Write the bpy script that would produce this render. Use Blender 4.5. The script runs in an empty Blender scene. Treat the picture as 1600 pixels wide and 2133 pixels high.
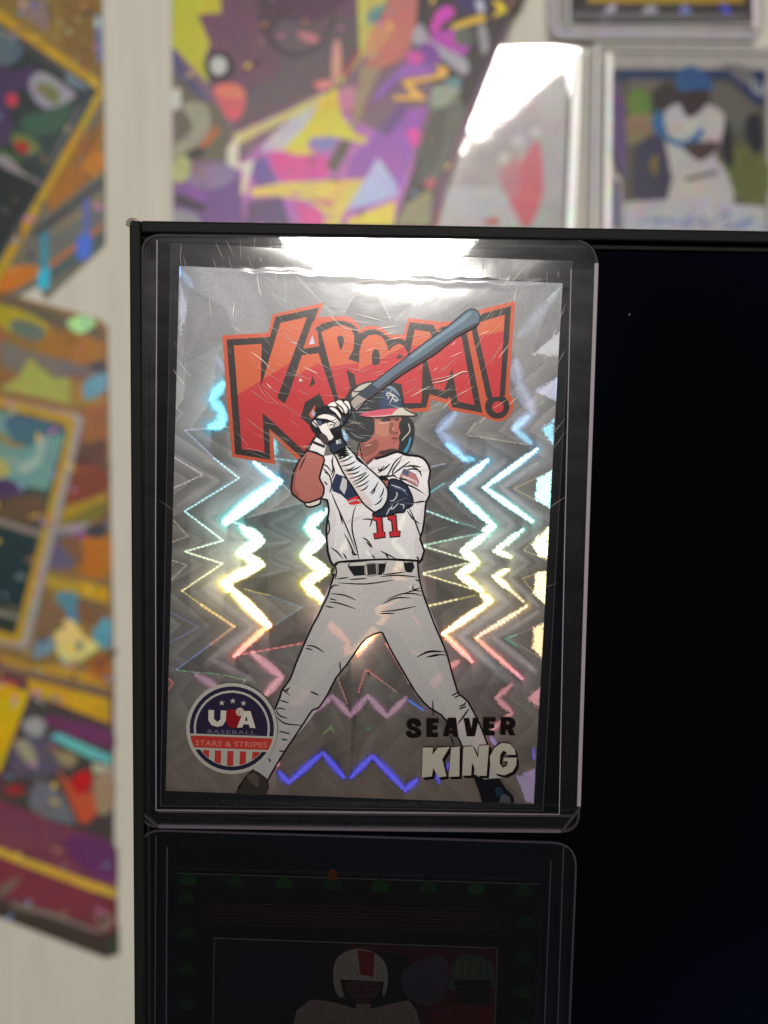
import bpy, math, random
import numpy as np
from mathutils import Vector, Matrix
from mathutils.geometry import tessellate_polygon

random.seed(7); rng = np.random.default_rng(7)
scene = bpy.context.scene
COL = scene.collection

# ------------------------------------------------------------------ camera
FPX = 2375.0                      # focal length in photograph pixels (photo 1600 x 2133)
PITCH, ROLL = math.radians(5.9), math.radians(0.95)
DIST = 0.194
ROT = Matrix.Rotation(math.pi/2 - PITCH, 3, 'X') @ Matrix.Rotation(ROLL, 3, 'Z')
CAM = -(ROT @ Vector((0, 0, -1))) * DIST
cd = bpy.data.cameras.new('camera'); cam = bpy.data.objects.new('camera', cd); COL.objects.link(cam)
cam.matrix_world = Matrix.Translation(CAM) @ ROT.to_4x4()
cd.sensor_fit = 'VERTICAL'; cd.sensor_height = 24; cd.sensor_width = 18
cd.lens = 24 * FPX / 2133.0
cd.clip_start = 0.005; cd.clip_end = 20
cd.dof.use_dof = True; cd.dof.focus_distance = DIST; cd.dof.aperture_fstop = 7.5
scene.camera = cam

def ray(u, v):
    return ROT @ Vector(((u - 800) / FPX, -(v - 1066.5) / FPX, -1))
def P(u, v, y):                   # photo direction met with the plane y = const
    r = ray(u, v); return CAM + r * ((y - CAM.y) / r.y)
def PN(u, v, p0, n, off=0.0):     # the same with any plane
    r = ray(u, v); return CAM + r * (((p0 - CAM).dot(n) + off) / r.dot(n))

# ------------------------------------------------------------------ light
Y_SCREEN = 0.0; Y_TL = -0.0024; Y_WALL = 0.206
w = bpy.data.worlds.new('World'); scene.world = w; w.use_nodes = True
w.node_tree.nodes['Background'].inputs[0].default_value = (0.80, 0.88, 1.0, 1)
w.node_tree.nodes['Background'].inputs[1].default_value = 0.03
p0 = P(785, 456, Y_TL); d = (p0 - CAM).normalized(); d = Vector((d.x, -d.y, d.z))
LAMP = p0 + d * 1.40
ld = bpy.data.lights.new('room_lamp', 'AREA'); lamp = bpy.data.objects.new('room_lamp', ld); COL.objects.link(lamp)
ld.shape = 'ELLIPSE'; ld.size = 0.262; ld.size_y = 0.132; ld.energy = 18.5; ld.color = (1.0, 0.955, 0.88)
lamp.location = LAMP; lamp.rotation_euler = (p0 - LAMP).to_track_quat('-Z', 'Y').to_euler()
E_LAMP = 2.75
scene.view_settings.view_transform = 'Standard'; scene.view_settings.look = 'None'
scene.view_settings.exposure = 0.0; scene.view_settings.gamma = 1.0
scene.render.engine = 'CYCLES'
scene.cycles.transparent_max_bounces = 24; scene.cycles.max_bounces = 10

# ------------------------------------------------------------------ helpers
def vivid(c, k=1.2):
    m = sum(c)/3; return tuple(min(255, max(0, m+(x-m)*k)) for x in c)
def lin(c, g=1.0):
    return tuple(((x/255/12.92) if x <= 10 else ((x/255 + .055)/1.055)**2.4) * g for x in c)
def tag(o, label=None, cat=None, group=None, kind=None):
    if label: o['label'] = label
    if cat: o['category'] = cat
    if group: o['group'] = group
    if kind: o['kind'] = kind
    return o
def empty(name, loc, label, cat, group=None):
    o = bpy.data.objects.new(name, None); COL.objects.link(o); o.location = loc; o.empty_display_size = 0.01
    return tag(o, label, cat, group)
def obj(name, verts, faces, mat, parent=None, cols=None, smooth=False):
    me = bpy.data.meshes.new(name)
    base = parent.matrix_world.translation if False else Vector((0, 0, 0))
    o = bpy.data.objects.new(name, me); COL.objects.link(o)
    if parent is None:            # origin at the thing itself
        vs = [Vector(v) for v in verts]; c = sum(vs, Vector()) / len(vs)
        verts = [v - c for v in vs]; o.location = c
    else:
        o.parent = parent; loc = root_loc(parent); verts = [Vector(v) - loc for v in verts]
    me.from_pydata([tuple(v) for v in verts], [], faces)
    if cols is not None:
        a = me.color_attributes.new('print', 'FLOAT_COLOR', 'CORNER')
        arr = []
        for f, c in zip(faces, cols): arr += [c[0], c[1], c[2], 1.0] * len(f)
        a.data.foreach_set('color', arr)
    me.materials.append(mat)
    if smooth: me.polygons.foreach_set('use_smooth', [True] * len(me.polygons))
    me.update(); return o
def root_loc(p):
    l = Vector((0, 0, 0))
    while p is not None: l += p.location; p = p.parent
    return l

def T(ox, oy, s):                 # coordinates read in an enlarged crop -> photo pixels
    return lambda pts: [(ox + x*s, oy + y*s) for x, y in pts]
def smooth(pts, n=4, closed=True):
    out = []; N = len(pts)
    rng_ = range(N if closed else N-1)
    for i in rng_:
        if closed: a, b, c, e = pts[i-1], pts[i], pts[(i+1) % N], pts[(i+2) % N]
        else: a, b, c, e = pts[max(i-1, 0)], pts[i], pts[i+1], pts[min(i+2, N-1)]
        for k in range(n):
            t = k/n
            out.append(tuple(0.5*((2*b[j]) + (-a[j]+c[j])*t + (2*a[j]-5*b[j]+4*c[j]-e[j])*t*t + (-a[j]+3*b[j]-3*c[j]+e[j])*t**3) for j in (0, 1)))
    if not closed: out.append(pts[-1])
    return out
def circle(cx, cy, rx, ry=None, n=40, a0=0, a1=2*math.pi, rot=0):
    ry = ry or rx; full = abs(a1-a0-2*math.pi) < 1e-6
    r = []
    for i in range(n + (0 if full else 1)):
        a = a0 + (a1-a0)*i/n; x, y = rx*math.cos(a), ry*math.sin(a)
        r.append((cx + x*math.cos(rot) - y*math.sin(rot), cy + x*math.sin(rot) + y*math.cos(rot)))
    return r

class Ink:                        # collects flat printed shapes, each a hair above the one before
    def __init__(s, proj, y0, eps=6e-6, gain=1.0):
        s.v, s.f, s.c = [], [], []; s.proj = proj; s.y = y0; s.eps = eps; s.g = gain
    viv = 0
    def _add(s, pts, faces, col):
        if s.viv: m = sum(col)/3; col = tuple(max(0.0, m+(x-m)*s.viv) for x in col)
        b = len(s.v); s.v += [s.proj(u, v, s.y) for u, v in pts]
        for f in faces: s.f.append([b+i for i in f]); s.c.append(col)
    def poly(s, col, loop, *holes, split=None, sm=0):
        s.y -= s.eps
        loops = [loop] + list(holes)
        if sm: loops = [smooth(l, sm) for l in loops]
        tris = tessellate_polygon([[Vector((x, y, 0)) for x, y in l] for l in loops])
        pts = [p for l in loops for p in l]; c = lin(col, s.g)
        if split is None: s._add(pts, tris, c); return
        (ax, ay), (bx, by), col2 = split; c2 = lin(col2, s.g)
        side = lambda p: (bx-ax)*(p[1]-ay) - (by-ay)*(p[0]-ax)      # >0 below the line (image y down)
        for t in tris:
            tp = [pts[i] for i in t]
            for sign, cc in ((1, c), (-1, c2)):
                out = []
                for i in range(3):
                    a, b = tp[i], tp[(i+1) % 3]; sa, sb = side(a)*sign, side(b)*sign
                    if sa >= 0: out.append(a)
                    if (sa >= 0) != (sb >= 0):
                        k = sa/(sa-sb); out.append((a[0]+(b[0]-a[0])*k, a[1]+(b[1]-a[1])*k))
                if len(out) >= 3: s._add(out, [list(range(len(out)))], cc)
    def stroke(s, col, pts, w=3.5, taper=0.0, sm=4, closed=False):
        s.y -= s.eps
        if sm: pts = smooth(pts, sm, closed)
        if closed: pts = pts + [pts[0]]
        n = len(pts); out = []; nrm = []
        for i in range(n):
            if closed and i in (0, n-1): a, b = pts[-2], pts[1]
            else: a, b = pts[max(i-1, 0)], pts[min(i+1, n-1)]
            dx, dy = b[0]-a[0], b[1]-a[1]; l = math.hypot(dx, dy) or 1; nrm.append((-dy/l, dx/l))
        for i, (p, q) in enumerate(zip(pts, nrm)):
            t = i/(n-1); k = 1.0
            if taper: k = max(0.12, 1 - taper*abs(2*t-1)**2)
            h = w*k/2; out += [(p[0]+q[0]*h, p[1]+q[1]*h), (p[0]-q[0]*h, p[1]-q[1]*h)]
        s._add(out, [[2*i, 2*i+1, 2*i+3, 2*i+2] for i in range(n-1)], lin(col, s.g))
    def text(s, col, string, quad, bold=0.0, spacing=1.0):
        s.y -= s.eps
        cu = bpy.data.curves.new('t', 'FONT'); cu.body = string; cu.offset = bold; cu.space_character = spacing; cu.resolution_u = 3
        to = bpy.data.objects.new('t', cu); COL.objects.link(to)
        dg = bpy.context.evaluated_depsgraph_get(); dg.update()
        me = bpy.data.meshes.new_from_object(to.evaluated_get(dg))
        co = np.array([v.co[:] for v in me.vertices]); mn, mx = co.min(0), co.max(0)
        (ax, ay), (bx, by), (cx_, cy_), (dx, dy) = quad        # TL TR BR BL
        pts = []
        for c in co:
            a = (c[0]-mn[0])/(mx[0]-mn[0]); b = 1-(c[1]-mn[1])/(mx[1]-mn[1])
            pts.append(((ax*(1-a)+bx*a)*(1-b) + (dx*(1-a)+cx_*a)*b, (ay*(1-a)+by*a)*(1-b) + (dy*(1-a)+cy_*a)*b))
        s._add(pts, [list(p.vertices) for p in me.polygons], lin(col, s.g))
        bpy.data.objects.remove(to); bpy.data.meshes.remove(me); bpy.data.curves.remove(cu)
    def build(s, name, mat, parent): return obj(name, s.v, s.f, mat, parent, s.c)

def slab(name, loop, proj, y0, y1, mat, parent=None, edge_mat=None):   # flat shape with real thickness, front y0 (nearer), back y1
    n = len(loop)
    v = [proj(a, b, y0) for a, b in loop] + [None]*n
    for i in range(n):
        f = v[i]; v[n+i] = f + (proj(*loop[i], y1) - proj(*loop[i], y0)).project(proj(loop[0][0], loop[0][1], y1) - proj(loop[0][0], loop[0][1], y0)) if False else f + Vector((0, y1-y0, 0))
    tris = tessellate_polygon([[Vector((x, y, 0)) for x, y in loop]])
    faces = [list(t) for t in tris] + [[n+i for i in reversed(t)] for t in tris] + [[i, (i+1) % n, n+(i+1) % n, n+i] for i in range(n)]
    o = obj(name, v, faces, mat, parent)
    if edge_mat:
        o.data.materials.append(edge_mat)
        for p in o.data.polygons[len(tris)*2:]: p.material_index = 1
    return o
def roundrect(q, r, n=5):         # q TL TR BR BL; r per corner in px
    out = []; N = 4
    for i in range(4):
        p = Vector(q[i]); a = Vector(q[i-1]) - p; b = Vector(q[(i+1) % 4]) - p
        ri = r[i] if isinstance(r, (list, tuple)) else r
        if ri <= 0: out.append(tuple(p)); continue
        a = p + a.normalized()*ri; b = p + b.normalized()*ri
        for k in range(n+1):
            t = k/n; out.append(tuple(a*(1-t)**2 + p*2*t*(1-t) + b*t*t))
    return out

# ------------------------------------------------------------------ materials
def principled(name, **kw):
    m = bpy.data.materials.new(name); m.use_nodes = True; b = m.node_tree.nodes['Principled BSDF']
    for k, v in kw.items(): b.inputs[k.replace('_', ' ')].default_value = (v + (1,)) if isinstance(v, tuple) and len(v) == 3 else v
    return m, m.node_tree, b
def print_mat(name, rough=0.45, metal=0.0, spec=0.4, grain=0.05, see=0.0, coat=0.0, gain=1.0, mottle=0.0):
    m, nt, b = principled(name, Roughness=rough, Metallic=metal)
    b.inputs['Specular IOR Level'].default_value = spec
    b.inputs['Coat Weight'].default_value = coat; b.inputs['Coat Roughness'].default_value = 0.08
    at = nt.nodes.new('ShaderNodeAttribute'); at.attribute_name = 'print'
    nz = nt.nodes.new('ShaderNodeTexNoise'); nz.inputs['Scale'].default_value = 2600; nz.inputs['Detail'].default_value = 3
    tc = nt.nodes.new('ShaderNodeTexCoord'); nt.links.new(tc.outputs['Object'], nz.inputs['Vector'])
    mr = nt.nodes.new('ShaderNodeMapRange'); mr.inputs['To Min'].default_value = gain*(1-grain*2); mr.inputs['To Max'].default_value = gain*(1+grain*2)
    nt.links.new(nz.outputs['Fac'], mr.inputs['Value'])
    mx = nt.nodes.new('ShaderNodeVectorMath'); mx.operation = 'SCALE'
    nt.links.new(at.outputs['Color'], mx.inputs[0]); nt.links.new(mr.outputs[0], mx.inputs['Scale'])
    if mottle:                    # busy small-scale printed texture
        n2 = nt.nodes.new('ShaderNodeTexNoise'); n2.inputs['Scale'].default_value = 110; n2.inputs['Detail'].default_value = 5; n2.inputs['Distortion'].default_value = 1.5
        nt.links.new(tc.outputs['Object'], n2.inputs['Vector'])
        v1 = nt.nodes.new('ShaderNodeVectorMath'); v1.operation = 'MULTIPLY_ADD'
        v1.inputs[1].default_value = (mottle*4,)*3; v1.inputs[2].default_value = (1-mottle*2,)*3
        nt.links.new(n2.outputs['Color'], v1.inputs[0])
        v3 = nt.nodes.new('ShaderNodeVectorMath'); v3.operation = 'MAXIMUM'; v3.inputs[1].default_value = (.2, .2, .2); nt.links.new(v1.outputs[0], v3.inputs[0])
        v2 = nt.nodes.new('ShaderNodeVectorMath'); v2.operation = 'MULTIPLY'
        nt.links.new(mx.outputs[0], v2.inputs[0]); nt.links.new(v3.outputs[0], v2.inputs[1]); mx = v2
    nt.links.new(mx.outputs[0], b.inputs['Base Color'])
    if see:
        tr = nt.nodes.new('ShaderNodeBsdfTransparent'); ms = nt.nodes.new('ShaderNodeMixShader'); ms.inputs[0].default_value = see
        out = nt.nodes['Material Output']
        nt.links.new(b.outputs[0], ms.inputs[1]); nt.links.new(tr.outputs[0], ms.inputs[2]); nt.links.new(ms.outputs[0], out.inputs[0])
    return m
def clear_plastic(name, sharp=0.06, haze=0.03, haze_rough=0.25, tint=(0.97, 0.96, 0.98), bump=0.0, sharp_rough=0.03, bscale=40):
    m = bpy.data.materials.new(name); m.use_nodes = True; nt = m.node_tree; nt.nodes.clear()
    N = nt.nodes.new; L = nt.links.new
    out = N('ShaderNodeOutputMaterial'); tr = N('ShaderNodeBsdfTransparent'); tr.inputs[0].default_value = tint + (1,)
    g1 = N('ShaderNodeBsdfGlossy'); g1.inputs['Roughness'].default_value = sharp_rough
    g2 = N('ShaderNodeBsdfGlossy'); g2.inputs['Roughness'].default_value = haze_rough
    tc = N('ShaderNodeTexCoord')
    # wiped, greasy unevenness of the haze
    nz = N('ShaderNodeTexNoise'); nz.inputs['Scale'].default_value = 60; nz.inputs['Detail'].default_value = 8; nz.inputs['Roughness'].default_value = 0.65
    mp = N('ShaderNodeMapping'); mp.inputs['Rotation'].default_value = (0, 0.6, 0); mp.inputs['Scale'].default_value = (1, 1, 3.2)
    L(tc.outputs['Object'], mp.inputs[0]); L(mp.outputs[0], nz.inputs['Vector'])
    mr = N('ShaderNodeMapRange'); mr.inputs['From Min'].default_value = 0.3; mr.inputs['From Max'].default_value = 0.7
    mr.inputs['To Min'].default_value = haze*0.55; mr.inputs['To Max'].default_value = haze*1.45
    L(nz.outputs['Fac'], mr.inputs['Value'])
    m1 = N('ShaderNodeMixShader'); m2 = N('ShaderNodeMixShader')
    L(mr.outputs[0], m1.inputs[0]); L(tr.outputs[0], m1.inputs[1]); L(g2.outputs[0], m1.inputs[2])
    lw = N('ShaderNodeFresnel'); lw.inputs['IOR'].default_value = 1.5
    ml = N('ShaderNodeMath'); ml.operation = 'MULTIPLY'; ml.inputs[1].default_value = sharp/0.04
    L(lw.outputs[0], ml.inputs[0]); L(ml.outputs[0], m2.inputs[0]); L(m1.outputs[0], m2.inputs[1]); L(g1.outputs[0], m2.inputs[2])
    if bump:
        n2 = N('ShaderNodeTexNoise'); n2.inputs['Scale'].default_value = bscale; n2.inputs['Detail'].default_value = 3
        L(tc.outputs['Object'], n2.inputs['Vector'])
        bp = N('ShaderNodeBump'); bp.inputs['Strength'].default_value = bump; bp.inputs['Distance'].default_value = 0.001
        L(n2.outputs['Fac'], bp.inputs['Height']); L(bp.outputs[0], g1.inputs['Normal'])
    L(m2.outputs[0], out.inputs[0]); return m

M_PRINT = print_mat('foil_ink', rough=0.45, metal=0.85, spec=0.2, see=0.0, gain=0.31)
M_PRINT2 = print_mat('batter_ink', rough=0.45, metal=0.85, spec=0.2, gain=0.42)
M_PRINT3 = print_mat('badge_ink', rough=0.47, metal=0.85, spec=0.2, gain=0.47)
M_WHITEINK = print_mat('thin_white_ink', rough=0.45, metal=0.85, spec=0.2, grain=0.07, see=0.20, gain=0.64)
M_WALLPRINT = print_mat('wall_card_ink', rough=0.42, metal=0.0, spec=0.3, grain=0.03, mottle=0.2)
M_DIMPRINT = print_mat('dimmed_foil_ink', rough=0.45, metal=0.85, spec=0.2, grain=0.25, gain=0.40)
M_STOCKD, _, _b = principled('dimmed_card_stock', Base_Color=(0.02, 0.02, 0.02), Roughness=0.7)
M_SHEET = clear_plastic('rigid_clear_plastic', sharp=0.06, haze=0.003, tint=(.992, .99, .994), bump=0.06, bscale=25)
M_SHEET2 = clear_plastic('rigid_clear_plastic_back', sharp=0.015, haze=0.0, tint=(.98, .98, .985), bump=0.1)
M_SLEEVE = clear_plastic('thin_sleeve_film', sharp=0.05, haze=0.005, tint=(.992, .992, .994), bump=0.07, sharp_rough=0.085, bscale=60, haze_rough=0.38)
M_WELD = clear_plastic('welded_plastic_border', sharp=0.03, haze=0.004, haze_rough=0.4, tint=(0.80, 0.78, 0.86), bump=0.3)
M_HOLDER = clear_plastic('holder_plastic', sharp=0.06, haze=0.003, sharp_rough=0.045, tint=(0.95, 0.95, 0.97), bump=0.15)
M_RIM, _, _b = principled('cut_plastic_edge', Base_Color=(0.17, 0.14, 0.175), Roughness=0.5)  # edge plastic in lit and dim tones; light and shade set by colour
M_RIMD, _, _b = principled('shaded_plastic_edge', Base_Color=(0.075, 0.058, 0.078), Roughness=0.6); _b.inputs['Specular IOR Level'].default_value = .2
M_RIMB, _, _b = principled('lit_plastic_edge', Base_Color=(0.21, 0.175, 0.20), Roughness=0.5)
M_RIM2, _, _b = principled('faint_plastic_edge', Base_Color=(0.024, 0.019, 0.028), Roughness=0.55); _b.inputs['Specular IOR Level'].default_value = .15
M_RIMW, _, _b = principled('holder_edge', Base_Color=(0.55, 0.53, 0.56), Roughness=0.3)
M_SCRATCH, _, _b = principled('scratch', Base_Color=(0.50, 0.45, 0.40), Roughness=0.5, Metallic=0.9)
M_SCRATCH2, _, _b = principled('fine_scratch', Base_Color=(0.24, 0.22, 0.20), Roughness=0.5, Metallic=0.9)
M_STOCK, _, _b = principled('card_stock', Base_Color=(0.6, 0.6, 0.58), Roughness=0.6)
M_HOUSING, nt, b = principled('monitor_housing', Base_Color=(0.006, 0.006, 0.0062), Roughness=0.55); b.inputs['Specular IOR Level'].default_value = 0.08
nz = nt.nodes.new('ShaderNodeTexNoise'); nz.inputs['Scale'].default_value = 3000
bp = nt.nodes.new('ShaderNodeBump'); bp.inputs['Strength'].default_value = 0.1; bp.inputs['Distance'].default_value = 0.00002
nt.links.new(nz.outputs['Fac'], bp.inputs['Height']); nt.links.new(bp.outputs[0], b.inputs['Normal'])
M_SCREEN, nt, b = principled('black_screen', Base_Color=(0.0012, 0.0012, 0.002), Roughness=0.06)
b.inputs['Specular IOR Level'].default_value = 0.22
nz = nt.nodes.new('ShaderNodeTexNoise'); nz.inputs['Scale'].default_value = 14; nz.inputs['Detail'].default_value = 1
cr = nt.nodes.new('ShaderNodeValToRGB'); cr.color_ramp.elements[0].position = 0.45; cr.color_ramp.elements[1].position = 0.75
cr.color_ramp.elements[0].color = (0.0008, 0.0008, 0.0012, 1); cr.color_ramp.elements[1].color = (0.0012, 0.0022, 0.008, 1)
tc = nt.nodes.new('ShaderNodeTexCoord'); nt.links.new(tc.outputs['Object'], nz.inputs['Vector'])
nt.links.new(nz.outputs['Fac'], cr.inputs[0]); nt.links.new(cr.outputs[0], b.inputs['Base Color'])
M_FILM = clear_plastic('film', sharp=0.05, haze=0.02, tint=(0.6, 0.58, 0.52))
M_WALL, nt, b = principled('cream_wall', Base_Color=(0.56, 0.535, 0.46), Roughness=0.6)
tc = nt.nodes.new('ShaderNodeTexCoord'); mp = nt.nodes.new('ShaderNodeMapping'); mp.inputs['Scale'].default_value = (260, 1, 14)
nz = nt.nodes.new('ShaderNodeTexNoise'); nz.inputs['Scale'].default_value = 1; nz.inputs['Detail'].default_value = 6
nt.links.new(tc.outputs['Object'], mp.inputs[0]); nt.links.new(mp.outputs[0], nz.inputs['Vector'])
cr = nt.nodes.new('ShaderNodeValToRGB')
cr.color_ramp.elements[0].position = 0.25; cr.color_ramp.elements[0].color = (0.55, 0.525, 0.455, 1)
cr.color_ramp.elements[1].position = 0.6; cr.color_ramp.elements[1].color = (0.63, 0.60, 0.525, 1)
nt.links.new(nz.outputs['Fac'], cr.inputs[0]); nt.links.new(cr.outputs[0], b.inputs['Base Color'])
bp = nt.nodes.new('ShaderNodeBump'); bp.inputs['Strength'].default_value = 0.3; bp.inputs['Distance'].default_value = 0.0005
nt.links.new(nz.outputs['Fac'], bp.inputs['Height']); nt.links.new(bp.outputs[0], b.inputs['Normal'])

# ------------------------------------------------------------------ wall
wv = [Vector((x, Y_WALL, z)) for x, z in ((-.6, -.6), (.6, -.6), (.6, .6), (-.6, .6))]
wv += [v + Vector((0, .02, 0)) for v in wv]
wo = obj('wall', wv, [[0, 1, 2, 3], [7, 6, 5, 4], [0, 4, 5, 1], [1, 5, 6, 2], [2, 6, 7, 3], [3, 7, 4, 0]], M_WALL)
wo['kind'] = 'structure'

# ------------------------------------------------------------------ monitor
def bx(name, x0, x1, y0, y1, z0, z1, mat, parent, bev=0.0):
    o = obj(name, [Vector((x, y, z)) for z in (z0, z1) for y in (y0, y1) for x in (x0, x1)],
            [[0, 1, 3, 2], [4, 6, 7, 5], [0, 4, 5, 1], [1, 5, 7, 3], [3, 7, 6, 2], [2, 6, 4, 0]], mat, parent)
    if bev:
        md = o.modifiers.new('bevel', 'BEVEL'); md.width = bev; md.segments = 2
    return o
c = P(269, 459, -0.003); MX0, MZ1 = c.x, c.z           # top left corner of the bezel, front plane
MX1, MZ0 = MX0 + 0.36, MZ1 - 0.235
mon = empty('computer_monitor', ((MX0+MX1)/2, 0.006, MZ0), 'thin black computer monitor with a dark screen, in front of the cream wall', 'monitor')
BW = 0.0019
bx('housing', MX0+.0006, MX1-.0006, 0.001, 0.016, MZ0+.0006, MZ1-.0006, M_HOUSING, mon, 0.0015)
bx('bezel', MX0, MX0+BW, -0.003, 0.0022, MZ0, MZ1, M_HOUSING, mon, 0.0003)
bx('bezel', MX0+BW, MX1-BW, -0.003, 0.0022, MZ1-BW, MZ1, M_HOUSING, mon, 0.0003)
bx('bezel', MX1-BW, MX1, -0.003, 0.0022, MZ0, MZ1, M_HOUSING, mon, 0.0003)
bx('bezel', MX0+BW, MX1-BW, -0.003, 0.0022, MZ0, MZ0+BW*4, M_HOUSING, mon, 0.0003)
bx('inner_lip', MX0+BW+.00005, MX1-BW-.00005, -0.0012, 0.0006, MZ1-BW-.0013, MZ1-BW-.0005, M_HOUSING, mon, 0.0002)
bx('inner_lip', MX0+BW+.0001, MX0+BW+.0007, -0.0012, 0.0006, MZ0+BW*4+.0001, MZ1-BW-.0014, M_HOUSING, mon, 0.0001)
bx('screen', MX0+BW*.5, MX1-BW*.5, 0.0, 0.0009, MZ0+.002, MZ1-BW*.5, M_SCREEN, mon)
slab('corner_film', [(262, 470), (264, 459), (272, 453), (287, 456), (276, 460), (270, 474)], P, -0.0033, -0.0031, M_FILM, mon)

dk = Ink(P, -0.00004); r9 = random.Random(11)
for _ in range(0):
    x, y = r9.uniform(1215, 1640), r9.uniform(530, 2160); r_ = r9.uniform(.7, 1.5)
    dk.poly(r9.choice([(70, 70, 76), (50, 50, 58), (110, 108, 110)]), circle(x, y, r_, r_*r9.uniform(.6, 1.6), 6))
dk.poly((70, 70, 74), circle(1311, 655, 1.8, 2.0, 7))
dk.build('dust', M_WALLPRINT, mon)['kind'] = 'stuff'

# ------------------------------------------------------------------ toploaders
def edge_bar(name, pts, wpx, y0, y1, mat, parent, closed=False):
    n = len(pts); out = []
    for i in range(n):
        a = pts[i-1] if (closed or i) else pts[i]; b = pts[(i+1) % n] if (closed or i < n-1) else pts[i]
        dx, dy = b[0]-a[0], b[1]-a[1]; l = math.hypot(dx, dy) or 1; q = (-dy/l*wpx/2, dx/l*wpx/2)
        out.append(((pts[i][0]+q[0], pts[i][1]+q[1]), (pts[i][0]-q[0], pts[i][1]-q[1])))
    v = []; f = []
    for a, b in out:
        A, B = P(*a, y0), P(*b, y0); v += [A, B, A + Vector((0, y1-y0, 0)), B + Vector((0, y1-y0, 0))]
    for i in range(n if closed else n-1):
        j = (i+1) % n; f += [[4*i, 4*i+1, 4*j+1, 4*j], [4*i+2, 4*j+2, 4*j+3, 4*i+3], [4*i, 4*j, 4*j+2, 4*i+2], [4*i+1, 4*i+3, 4*j+3, 4*j+1]]
    return obj(name, v, f, mat, parent)
def toploader(outline, inner, label, rim_strength):
    """outline: closed loop; inner: open U loop left-top .. right-top of the weld"""
    c = P(750, max(p[1] for p in outline), -0.001)
    t = empty('toploader', c, label, 'card holder', 'clear rigid card holders on the dark screen')
    slab('front_sheet', outline, P, Y_TL, Y_TL+.0003, M_SHEET, t)
    slab('back_sheet', outline, P, -0.0004, -0.0001, M_SHEET2, t)
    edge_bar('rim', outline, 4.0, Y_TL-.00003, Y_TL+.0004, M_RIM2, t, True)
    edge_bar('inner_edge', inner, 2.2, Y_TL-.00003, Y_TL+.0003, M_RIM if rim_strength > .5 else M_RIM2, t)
    return t
TLo = roundrect([(296, 489), (1247, 499), (1205, 1733), (295, 1722)], [40, 62, 38, 34])
TLi = [(327, 500), (324, 1100), (325, 1688), (760, 1693), (1165, 1697), (1176, 1150), (1190, 560)]
top1 = toploader(TLo, TLi, 'scuffed clear toploader holding the foil batter card, upper of the two on the screen', 1)
# welded borders
def strip(pts, parent): slab('welded_border', pts, P, Y_TL+.0004, -0.0006, M_WELD, parent)
strip([(298, 540), (323, 540), (321, 1686), (297, 1690)], top1)
strip([(1192, 560), (1242, 560), (1205, 1688), (1168, 1692)], top1)
strip([(300, 1694), (1198, 1701), (1176, 1730), (325, 1720)], top1)
# edge highlights painted by pale and shaded colours along the thick moulded sides
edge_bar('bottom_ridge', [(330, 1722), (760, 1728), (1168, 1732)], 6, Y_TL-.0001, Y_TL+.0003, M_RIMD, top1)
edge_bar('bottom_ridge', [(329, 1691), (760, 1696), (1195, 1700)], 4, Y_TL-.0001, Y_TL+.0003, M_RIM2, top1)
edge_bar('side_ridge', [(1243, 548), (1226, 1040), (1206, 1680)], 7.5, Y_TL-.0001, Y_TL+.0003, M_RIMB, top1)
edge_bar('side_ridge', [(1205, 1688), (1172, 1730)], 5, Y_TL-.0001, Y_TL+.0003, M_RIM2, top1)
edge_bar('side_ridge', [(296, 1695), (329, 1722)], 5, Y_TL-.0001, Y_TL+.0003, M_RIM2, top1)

TL2o = roundrect([(293, 1729), (1202, 1757), (1172, 2500), (290, 2480)], [42, 52, 30, 30])
TL2i = [(325, 1742), (323, 2100), (320, 2440), (1138, 2460), (1162, 2133), (1174, 1765)]
top2 = toploader(TL2o, TL2i, 'clear toploader dimmed as in shadow below the batter card, lower of the two on the screen', 0)
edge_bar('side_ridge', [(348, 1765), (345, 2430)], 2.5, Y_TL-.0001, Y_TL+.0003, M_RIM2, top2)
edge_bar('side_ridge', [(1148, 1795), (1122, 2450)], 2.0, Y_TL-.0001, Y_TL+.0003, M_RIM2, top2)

# scratches on the upper toploader front: handling marks, laid in rings around the glare to imitate its light
def scratches(name, n, mat, wr, lr, seed, reg):
    r = random.Random(seed); v = []; f = []
    while n > 0:
        u = r.uniform(reg[0], reg[1]); q = r.uniform(reg[2], reg[3])
        dx, dy = u-790, q-500; dd = math.hypot(dx, dy)
        if r.random() > math.exp(-dd/230): continue
        n -= 1
        ang = math.atan2(dy, dx) + math.pi/2 + r.gauss(0, 0.2); cur = r.gauss(0, 0.0045); ln = r.uniform(*lr); wd = r.uniform(*wr)
        k = 7; x, y = u, q; pts = []
        for i in range(k):
            pts.append((x, y, ang)); x += math.cos(ang)*ln/k; y += math.sin(ang)*ln/k; ang += cur*ln/k
        b = len(v)
        for i, (x, y, a) in enumerate(pts):
            h = wd/2*math.sin(math.pi*(i+.35)/(k-.3)); h = max(h, .05)
            v.append(P(x-math.sin(a)*h, y+math.cos(a)*h, Y_TL-.00002)); v.append(P(x+math.sin(a)*h, y-math.cos(a)*h, Y_TL-.00002))
        f += [[b+2*i, b+2*i+1, b+2*i+3, b+2*i+2] for i in range(k-1)]
    o = obj(name, v, f, mat, top1); o['kind'] = 'stuff'; return o
scratches('scratches', 75, M_SCRATCH, (0.35, 1.0), (12, 70), 3, (350, 1160, 520, 1050))
scratches('fine_scratches', 450, M_SCRATCH2, (0.3, 0.6), (12, 80), 5, (365, 1180, 530, 1250))
INKS = Ink(P, Y_TL-.00004)
INKS.stroke((235, 225, 220), [(900, 798), (925, 793), (945, 784), (962, 775), (975, 774)], 2.2, .8)
INKS.stroke((200, 190, 180), [(895, 792), (930, 785), (955, 778)], 1.2, .8)
INKS.poly((230, 215, 195), [(623, 795), (625, 787), (631, 794)])
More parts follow.
